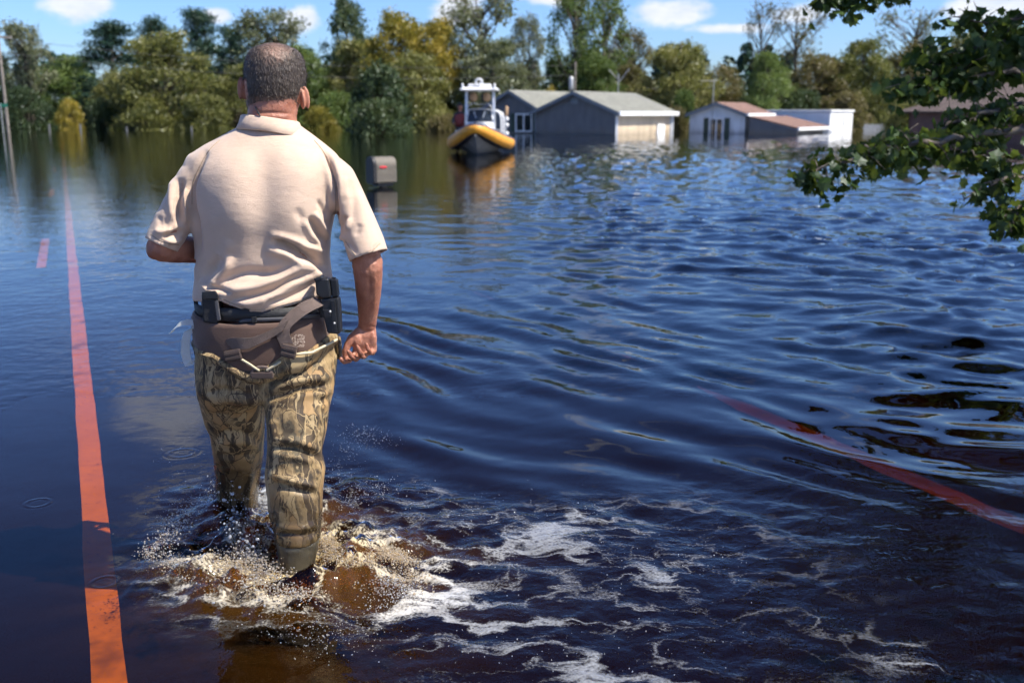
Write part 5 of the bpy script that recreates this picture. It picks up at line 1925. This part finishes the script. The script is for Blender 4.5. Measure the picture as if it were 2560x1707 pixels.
# printed care text on the bib: short rows of worn white marks
m_print, t = new_mat('worn_white_print')
oc = t.n('ShaderNodeTexCoord', _out=3)
n = t.noise(oc, 330.0, 2, .6)
c = t.mix(t.rng(n, .42, .55), (.115, .060, .038), (.62, .52, .42))
t.out(t.n('ShaderNodeBsdfPrincipled', i_Base_Color=c, i_Roughness=.8))
mb = MB()
for k in range(9):
    y0 = 836 + 3.6 * k
    x0 = 724 + rnd.uniform(0, 4) + (12 if k == 0 else 0)
    x1 = 764 - rnd.uniform(0, 3)
    for j in range(5):
        xa, xb = x0 + (x1 - x0) * j / 5 + .6, x0 + (x1 - x0) * (j + 1) / 5 - .6
        if rnd.random() < .14:
            continue
        mb.add([back_at(xa, y0 + 1.7, a0=489, a1=837, b=.181, off=.0045), back_at(xb, y0 + 1.7, a0=489, a1=837, b=.181, off=.0045), back_at(xb, y0, a0=489, a1=837, b=.181, off=.0045), back_at(xa, y0, a0=489, a1=837, b=.181, off=.0045)], [(0, 1, 2, 3)])
mb.build('care_print', m_print, person, fix=False)


def plate(name, pts, Y0, Y1, mat, parent, bevel=.004):
    """shape outlined on the reference, with real depth between two distances"""
    f = [at(x, y, Y0) for x, y in pts]
    k = Y1 / Y0
    mb = MB()
    n = len(f)
    b = [Vector((p.x, p.y + (Y1 - Y0), p.z)) for p in f]
    mb.loft([f, b])
    return mb.build(name, mat, parent, bevel=bevel)


# holster with its gun at the right hip
hol = plate('holster', [(801, 748), (846, 744), (850, 778), (852, 830), (846, 836), (818, 834), (810, 800), (803, 784)], 2.955, 2.993, m_gun, person, .006)
plate('holster_ridge', [(826, 752), (838, 751), (843, 832), (832, 832)], 2.949, 2.9545, m_gun, hol, .002)
plate('holster_shoulder', [(806, 775), (826, 773), (828, 792), (812, 795)], 2.948, 2.9545, m_gun, hol, .002)
MB().ball(at(825, 779, 2.951), .005, 2).build('screw', m_galv, hol, True)
MB().ball(at(836, 808, 2.949), .004, 2).build('screw', m_galv, hol, True)
plate('belt_hanger', [(792, 748), (806, 746), (812, 792), (800, 796)], 2.972, 2.990, m_belt, hol, .003)
gun = empty('handgun', at(820, 790, 2.97))
gp = plate('grip', [(787, 700), (800, 694), (822, 697), (826, 722), (828, 744), (806, 748), (790, 738)], 2.950, 2.985, m_gun, gun, .006)
plate('magazine_base', [(784, 697), (800, 691), (806, 694), (804, 700), (788, 706)], 2.948, 2.987, m_gun, gp, .003)
plate('slide', [(824, 697), (842, 700), (846, 742), (830, 745)], 2.955, 2.984, m_gunmetal, gun, .004)
plate('rear_sight', [(829, 693), (838, 694), (838, 699), (829, 698)], 2.962, 2.976, m_gunmetal, gun, .001)
tag(gun, 'black handgun, grip up, in the holster on the person\'s right hip', 'handgun')
# magazine pouch at the left hip
mp_ = plate('magazine_pouch', [(502, 733), (515, 728), (537, 729), (545, 744), (549, 800), (540, 812), (506, 806)], 2.930, 2.985, m_belt, person, .007)
plate('pouch_flap', [(503, 730), (538, 727), (545, 738), (544, 748), (506, 748)], 2.922, 2.9295, m_gun, mp_, .003)
plate('pouch_strap', [(536, 754), (544, 753), (551, 800), (543, 802)], 2.921, 2.9295, m_belt2, mp_, .001)
pts = [(600, 803), (640, 800), (720, 797), (780, 789), (800, 786)]
MB().tube([back_at(x, y, a0=498, a1=818, b=.1655, off=.003) for x, y in pts], .007, 6, .35, (0, 1, 0)).build('inner_belt', m_belt2, person, True)
plate('belt_keeper', [(628, 793), (640, 792), (641, 806), (629, 807)], 2.912, 2.920, m_belt, person, .001)
# strip of pale flagging tape knotted at the left hip
m_tape, t = new_mat('pale_flagging_tape')
t.out(t.n('ShaderNodeMixShader', i_0=.4, i_1=t.n('ShaderNodeBsdfDiffuse', i_Color=(.62, .66, .66, 1)), i_2=t.n('ShaderNodeBsdfTranslucent', i_Color=(.62, .66, .66, 1))))


def tape(pts, width, dirs):
    mb = MB()
    rr = []
    for (x, y, Y), dv in zip(pts, dirs):
        c = at(x, y, Y)
        d = Vector(dv).normalized() * width / 2
        rr.append([c - d, c + d, c + d + Vector((0, .0012, 0)), c - d + Vector((0, .0012, 0))])
    mb.loft(rr)
    return mb.build('flagging_tape', m_tape, person, False)


tape([(504, 812, 3.0), (488, 808, 2.99), (466, 805, 2.985), (446, 811, 2.985), (434, 822, 2.985), (428, 832, 2.985)], .018, [(0, .2, 1), (.1, .2, 1), (.2, .2, 1), (.5, .2, 1), (.8, .2, .8), (.9, .2, .4)])
tape([(502, 814, 3.0), (484, 812, 2.99), (470, 826, 2.99), (464, 850, 2.985), (463, 880, 2.985), (468, 900, 2.985), (474, 913, 2.985)], .026, [(0, .3, 1), (.5, .3, .8), (1, .2, .3), (1, .4, 0), (1, .5, 0), (1, .2, .1), (.8, .6, .1)])
tape([(492, 812, 3.02), (484, 822, 3.005), (480, 834, 3.0)], .012, [(1, .3, .4), (1, .3, .3), (1, .4, .2)])
tag(person, 'person in tan polo shirt and camouflage waders wading away, seen from behind', 'person')
# ------------------------------------------------------------------ rescue boat
def lb(mb, name, mat, parent, smooth=False, bevel=0.0):
    """like build, for coordinates local to the parent"""
    o = mb.build(name, mat, None, smooth, bevel)
    o.parent = parent
    return o


BP = on_level(1092 * 1.08844, 358 * 1.08844)
boat = empty('rescue_boat', (BP.x, BP.y, 0), R(-1.5))
boat.scale = (1.08, 1.08, 1.05)
bpy.context.view_layer.update()
m_tube = simple('orange_yellow_rubber', (.62, .27, .022), .5, var=.10, scale=3)
m_navy = simple('navy_rubber', (.022, .028, .048), .55)
m_hull = simple('grey_hull_paint', (.17, .17, .175), .4, var=.15)
m_wht = simple('white_gelcoat', (.74, .74, .73), .35, var=.06)
m_tan = simple('tan_life_jacket_cloth', (.42, .27, .15), .8)
m_redb = simple('red_bag_cloth', (.62, .06, .05), .7)
m_alu = simple('brushed_tube_metal', (.62, .63, .65), .35, .5)
m_dkc = simple('dark_clothing', (.030, .032, .040), .85)
m_vest = simple('maroon_vest_cloth', (.22, .035, .03), .75)
m_shield, t = new_mat('tinted_windshield')
t.out(t.n('ShaderNodeMixShader', i_0=.55, i_1=t.n('ShaderNodeBsdfTransparent', i_Color=(.35, .40, .45, 1)), i_2=t.n('ShaderNodeBsdfPrincipled', i_Base_Color=(.05, .065, .085, 1), i_Roughness=.1)))
half = [(-.86, 5.0, .30), (-.87, 3.8, .30), (-.87, 2.9, .31), (-.83, 2.2, .35), (-.70, 1.55, .43), (-.52, 1.0, .54), (-.32, .52, .67), (-.12, .14, .80)]
path = [Vector(p) for p in half] + [Vector((0, .02, .85))] + [Vector((-p[0], p[1], p[2])) for p in half[::-1]]
rad = [.15] + [.24] * 5 + [.225, .20] + [.18] + [.20, .225] + [.24] * 5 + [.15]
mb = MB()
rings = []
SEG = 24
for i, p in enumerate(path):
    d = (path[min(i + 1, len(path) - 1)] - path[max(i - 1, 0)]).normalized()
    a = (UP - d * d.z).normalized()
    b = d.cross(a)
    rings.append([p + (a * math.cos(t_) + b * math.sin(t_)) * rad[i] for t_ in [2 * math.pi * k / SEG for k in range(SEG)]])
mb.loft(rings)
tb = lb(mb, 'inflatable_tube', m_tube, boat, True)
tb.data.materials.append(m_navy)
for p in tb.data.polygons:
    if p.normal.z > .45 or p.normal.z < -.80:
        p.material_index = 1
rope = []
for i, p in enumerate(path):
    d = (path[min(i + 1, len(path) - 1)] - path[max(i - 1, 0)]).normalized()
    o_ = d.cross(UP).normalized()
    rope.append(p - o_ * (rad[i] * .99) + UP * (rad[i] * (.30 if i % 2 else .12)))
lb(MB().tube(rope, .012, 6), 'grab_line', m_navy, boat, True)
lb(MB().box((.60, 1.80, .60), (.86, 2.10, .63)), 'step_pad', m_wht, boat, bevel=.01)
# black rubbing strake round the tube
mb = MB()
st_ = []
for i, p in enumerate(path):
    d = (path[min(i + 1, len(path) - 1)] - path[max(i - 1, 0)]).normalized()
    o_ = d.cross(UP).normalized()
    st_.append(p - o_ * (rad[i] * .80) + UP * rad[i] * .64)
mb.tube(st_, .035, 8)
lb(mb, 'rubbing_strake', m_navy, boat, True)
secs = []
for (y, w_, zk, zc) in ((.10, .03, .58, .66), (.55, .24, .20, .46), (1.2, .50, -.10, .30), (2.2, .66, -.22, .14), (5.0, .68, -.24, .10)):
    secs.append([Vector((0, y, zk)), Vector((w_, y, zc)), Vector((w_ * .95, y, .42 if y > 1 else .60)), Vector((-w_ * .95, y, .42 if y > 1 else .60)), Vector((-w_, y, zc))])
lb(MB().loft(secs), 'hull', m_hull, boat)
lb(MB().box((-.055, .02, .86), (.055, .22, 1.02)), 'bow_plate', m_wht, boat, bevel=.02)
con = lb(MB().loft([[(-.46, 2.1, .40), (.46, 2.1, .40), (.50, 3.0, .40), (-.50, 3.0, .40)], [(-.46, 2.15, .80), (.46, 2.15, .80), (.48, 3.0, .80), (-.48, 3.0, .80)], [(-.42, 2.45, 1.02), (.42, 2.45, 1.02), (.46, 3.0, 1.02), (-.46, 3.0, 1.02)]]), 'console', m_wht, boat, bevel=.03)
lb(MB().loft([[(-.42, 2.43, 1.0), (.42, 2.43, 1.0), (.42, 2.46, 1.0), (-.42, 2.46, 1.0)], [(-.36, 2.62, 1.40), (.36, 2.62, 1.40), (.36, 2.65, 1.40), (-.36, 2.65, 1.40)]]), 'windshield', m_shield, con)
lb(MB().tube([(-.43, 2.42, 1.0), (-.37, 2.61, 1.41), (0, 2.60, 1.44), (.37, 2.61, 1.41), (.43, 2.42, 1.0)], .018, 8), 'windshield_frame', m_alu, con, True)
lb(MB().tube([(-.12, 2.50, 1.12), (-.2, 2.58, 1.36)], .012, 6), 'wiper', m_alu, con)
lb(MB().tube([(.10, 2.50, 1.12), (.16, 2.58, 1.36)], .012, 6), 'wiper', m_alu, con)
for (x, y) in ((-.46, 2.25), (.46, 2.25), (-.47, 3.05), (.47, 3.05)):
    lb(MB().tube([(x, y, .40), (x * .98, y + .02, 1.2), (x * .94, y + .06, 2.0)], .022, 8), 'top_post', m_alu, boat, True)
tt_ = lb(MB().loft([[(-.60, 2.0, 2.02), (.60, 2.0, 2.02), (.60, 3.4, 2.02), (-.60, 3.4, 2.02)], [(-.62, 1.96, 2.06), (.62, 1.96, 2.06), (.62, 3.44, 2.06), (-.62, 3.44, 2.06)], [(-.54, 2.1, 2.13), (.54, 2.1, 2.13), (.54, 3.3, 2.13), (-.54, 3.3, 2.13)]]), 'hard_top', m_wht, boat, bevel=.02)
lb(MB().box((-.36, 2.2, 2.135), (.38, 2.5, 2.24)), 'radar_bar', m_wht, tt_, bevel=.03)
mb = MB()
mb.tube([(.10 * math.cos(a), 2.1, 2.28 + .11 * math.sin(a)) for a in [2 * math.pi * k / 20 for k in range(21)]], .034, 8)
lb(mb, 'life_ring', m_wht, tt_, True)
lb(MB().tube([(.02, 2.08, 2.0), (.03, 2.08, 2.25)], .035, 8), 'horn', m_wht, tt_, True)
for x in (-.52, .50):
    lb(MB().tube([(x, 2.02, 2.08), (x, 2.02, 2.22)], .035, 8), 'running_light', m_wht, tt_, True)
for x in (-.21, .23):
    j = tag(lb(MB().ball((x, 2.55, 1.82), .155, 2, (.9, .6, 1.0)), 'stowed_jacket', m_tan, boat, True))
    lb(MB().tube([(x - .14, 2.45, 1.95), (x - .15, 2.43, 1.70)], .03, 6), 'jacket_strap', m_black, j, True)
lb(MB().tube([(-.44, 2.4, 1.45), (-.25, 2.42, 1.62), (0, 2.42, 1.58), (.25, 2.42, 1.62), (.44, 2.4, 1.45)], .012, 6), 'cross_brace', m_alu, boat, True)
# rail with fenders on the right side, bench rail on the left
for x in (.70, .78):
    lb(MB().tube([(x, 2.4, .50), (x, 2.42, 1.12), (x - .05, 2.46, 1.30), (x - .20, 2.52, 1.38), (x - .32, 2.55, 1.38)], .028, 8), 'side_rail', m_wht, boat, True)
lb(MB().tube([(.84, 2.6, .50), (.85, 2.6, 1.20)], .018, 6), 'rod_post', m_alu, boat)
for z in (.62, .90, 1.10):
    lb(MB().ball((.88, 2.6, z), .062, 2, (1, 1, 1.2)), 'fender', m_wht, boat, True)
lb(MB().tube([(.86, 2.62, 1.25), (.87, 2.62, 1.48)], .055, 8), 'rolled_bag', m_tan, boat, True)
lb(MB().tube([(-.70, 1.6, .55), (-.70, 1.6, .72)], .03, 8), 'cleat', m_alu, boat, True)
lb(MB().ball((-.27, 1.55, .82), .155, 2, (1.0, .8, .7)), 'white_bag', m_wht, boat, True)
lb(MB().ball((.33, 1.60, .80), .175, 2, (.9, .9, .95)), 'white_bag', m_wht, boat, True)
lb(MB().ball((.03, 1.50, .90), .14, 2, (.9, .8, .7)), 'white_bag', m_wht, boat, True)
lb(MB().ball((.14, 1.38, .78), .135, 2, (1.1, .8, .8)), 'red_bag', m_redb, boat, True)
lb(MB().box((-.70, 3.3, .42), (.70, 3.9, .75)), 'rear_bench', m_hull, boat, bevel=.04)
eng = lb(MB().loft([[(-.20, 5.05, .30), (.20, 5.05, .30), (.18, 5.5, .30), (-.18, 5.5, .30)], [(-.24, 5.0, .75), (.24, 5.0, .75), (.22, 5.6, .75), (-.22, 5.6, .75)], [(-.18, 5.05, 1.0), (.18, 5.05, 1.0), (.16, 5.5, 1.0), (-.16, 5.5, 1.0)]]), 'outboard_motor', m_black, boat, bevel=.05)
lb(MB().box((-.06, 5.15, -.5), (.06, 5.35, .30)), 'motor_leg', m_black, eng)
tag(boat, 'inflatable rescue boat with orange-yellow bow and white hard top', 'boat')

# crew member leaning out at the left of the console
cm0 = empty('person', boat.matrix_world @ Vector((-.66, 2.75, .40)), R(-5))
mb = MB()
mb.loft([[(x * w_, y * d_, z) for x, y in [(math.cos(t_), math.sin(t_)) for t_ in [2 * math.pi * k / 16 for k in range(16)]]] for (z, w_, d_) in ((0.0, .16, .12), (.25, .17, .12), (.5, .16, .11), (.62, .17, .12), (.80, .20, .13), (.93, .19, .11), (.98, .07, .07), (1.06, .06, .06))])
mb.ball((0, -.02, 1.16), .098, 2, (.85, 1, 1.2))
mb.ball((0, -.115, 1.15), .02, 1)
for sx in (-1, 1):
    mb.tube([(sx * .18, 0, .88), (sx * .26, -.04, .68), (sx * .20, -.24, .58)], [.06, .05, .04], 10)
    mb.tube([(sx * .20, -.24, .58), (sx * .17, -.32, .58)], [.04, .028], 8)
    mb.tube([(sx * .09, 0, .05), (sx * .10, -.02, -.2), (sx * .10, 0, -.36)], [.085, .07, .06], 10)
    mb.ball((sx * .088, -.01, 1.15), .022, 1, (.5, .8, 1.2))
me = fuse(mb, .014, 2, 'body')
o = bpy.data.objects.new('body', me)
COL.objects.link(o); o.parent = cm0
me.materials.append(m_dkc); me.materials.append(m_skin)
for p in me.polygons:
    c_ = p.center
    p.material_index = 1 if (c_.z > 1.0 or c_.y < -.26) else 0
lb(MB().loft([[(math.cos(t_) * w_, math.sin(t_) * d_ - .005, z) for t_ in [2 * math.pi * k / 20 for k in range(20)]] for (z, w_, d_) in ((.48, .185, .14), (.66, .195, .145), (.84, .215, .15), (.92, .15, .12))]), 'life_vest', m_vest, cm0, True)
lb(MB().ball((0, 0, 1.22), .108, 2, (.9, 1.02, .75)).box((-.07, -.19, 1.20), (.07, -.08, 1.215)), 'cap', m_dkc, cm0, True)
tag(cm0, 'person in dark clothing and cap standing at the boat\'s console', 'person')
# ------------------------------------------------------------------ splash: drops and bubbles thrown up by the feet
m_drop, t = new_mat('splashed_water_drops')
gl = t.n('ShaderNodeBsdfGlossy', i_Color=(1, 1, 1, 1), i_Roughness=.06)
am_ = t.n('ShaderNodeAttribute', _out=2, attribute_name='amber')
cc = t.mix(am_, (.62, .64, .66), (.70, .52, .24))
di = t.n('ShaderNodeBsdfDiffuse', i_Color=cc)
trn = t.n('ShaderNodeBsdfTranslucent', i_Color=cc)
tp = t.n('ShaderNodeBsdfTransparent', i_Color=(.93, .90, .84, 1))
s1 = t.n('ShaderNodeMixShader', i_0=.5, i_1=di, i_2=trn)
s2 = t.n('ShaderNodeMixShader', i_0=.38, i_1=s1, i_2=tp)
t.out(t.n('ShaderNodeMixShader', i_0=.22, i_1=s2, i_2=gl))
bm = bmesh.new()
bmesh.ops.create_icosphere(bm, subdivisions=1, radius=1.0)
ICO_V = np.array([v.co[:] for v in bm.verts])
bm.verts.index_update()
ICO_F = np.array([[v.index for v in f.verts] for f in bm.faces])
bm.free()
g = np.random.RandomState(33)


def spray(areas):
    C, Rr, A = [], [], []
    for (pts, n, hmax, r0, r1, amb, pw) in areas:
        poly = np.array(curvy(pts, 4))
        for k in range(int(n * 1.5)):
            i = g.randint(len(poly))
            wdt = pts[0][2] if len(pts[0]) > 2 else 20
            x = poly[i][0] + g.randn() * wdt
            y = poly[i][1] + g.randn() * wdt * .55
            h = hmax * g.rand() ** pw
            p = on_level(x, y, h)
            if np.hypot(p.x - FOOT_R.x - .0, p.y - FOOT_R.y) < .085:
                continue
            base_h = float(water_height(np.array([p.x]), np.array([p.y]))[0]) if hmax < .03 else 0
            C.append((p.x, p.y, p.z + base_h))
            Rr.append((r0 + (r1 - r0) * g.rand() ** 3) * .5)
            A.append(np.clip(amb + g.randn() * .2, 0, 1))
    return np.array(C), np.array(Rr), np.array(A)


def drops_mesh(name, C, Rr, A):
    n = len(C)
    sc_ = 1 + g.randn(n, 3) * .18
    V = ICO_V[None] * (Rr[:, None] * sc_)[:, None, :] + C[:, None, :]
    Fq = ICO_F[None] + (np.arange(n) * len(ICO_V))[:, None, None]
    me = fast_mesh(name, V.reshape(-1, 3), Fq.reshape(-1, 3))
    at_ = me.attributes.new('amber', 'FLOAT', 'POINT')
    at_.data.foreach_set('value', np.repeat(A, len(ICO_V)).astype(np.float32))
    return me


areas = [
    ([(560, 1230, 26), (585, 1290, 0), (610, 1350, 0)], 45, .14, .0050, .0120, .05, .9),
    ([(620, 1440, 60), (700, 1470, 0)], 30, .04, .0050, .0100, .3, .9),
    # centre line on the reference with spread px, number, height, radii, amber, height power
    ([(400, 1380, 22), (425, 1320, 0), (470, 1270, 0), (540, 1225, 0)], 420, .10, .0016, .0060, .25, 1.6),
    ([(370, 1385, 16), (410, 1345, 0), (460, 1300, 0)], 380, .05, .0020, .0070, .45, 1.3),
    ([(420, 1400, 26), (470, 1430, 0), (540, 1480, 0)], 330, .035, .0020, .0065, .6, 1.2),
    ([(560, 1400, 30), (620, 1440, 0), (690, 1470, 0), (760, 1480, 0)], 2400, .045, .0022, .0075, .55, 1.3),
    ([(600, 1370, 22), (650, 1400, 0), (680, 1430, 0)], 650, .07, .0020, .0070, .45, 1.3),
    ([(815, 1345, 18), (840, 1390, 0), (900, 1400, 0), (960, 1380, 0), (1010, 1400, 0)], 2200, .07, .0022, .0075, .8, 1.2),
    ([(820, 1430, 26), (900, 1450, 0), (980, 1440, 0), (1040, 1450, 0)], 900, .03, .0022, .0070, .7, 1.2),
    ([(950, 1500, 30), (980, 1470, 0), (1020, 1490, 0)], 420, .02, .0020, .0060, .15, 1.2),
    ([(570, 1200, 30), (590, 1260, 0), (610, 1330, 0)], 260, .16, .0014, .0052, .1, 1.0),
    ([(640, 1220, 12), (655, 1290, 0), (660, 1350, 0)], 240, .08, .0016, .0050, .6, 1.2),
    ([(840, 1200, 24), (870, 1120, 0), (900, 1085, 0), (960, 1100, 0)], 330, .16, .0010, .0034, .05, 1.0),
    ([(860, 1260, 26), (900, 1230, 0), (960, 1215, 0)], 300, .06, .0012, .0042, .1, 1.3),
    ([(700, 1540, 50), (800, 1600, 0), (900, 1560, 0)], 300, .015, .0014, .0045, .35, 1.4),
    ([(1000, 1250, 60), (1200, 1280, 0), (1450, 1260, 0)], 120, .012, .0012, .0042, .0, 1.4),
    ([(1100, 1380, 80), (1500, 1400, 0), (1800, 1400, 0)], 120, .010, .0012, .0042, .0, 1.4),
    ([(1000, 1600, 80), (1400, 1640, 0), (1750, 1600, 0)], 120, .010, .0012, .0042, .0, 1.4),
    ([(780, 1040, 90), (900, 1080, 0)], 60, .22, .0010, .0026, .0, .8),
    ([(450, 1150, 60), (430, 1250, 0)], 60, .10, .0010, .0024, .0, .8),
]
C, Rr, A = spray(areas)
tag(link('water_splash', drops_mesh('water_splash', C, Rr, A), m_drop), label='splash of white and amber drops round the wading person\'s boots', cat='splash', kind='stuff')
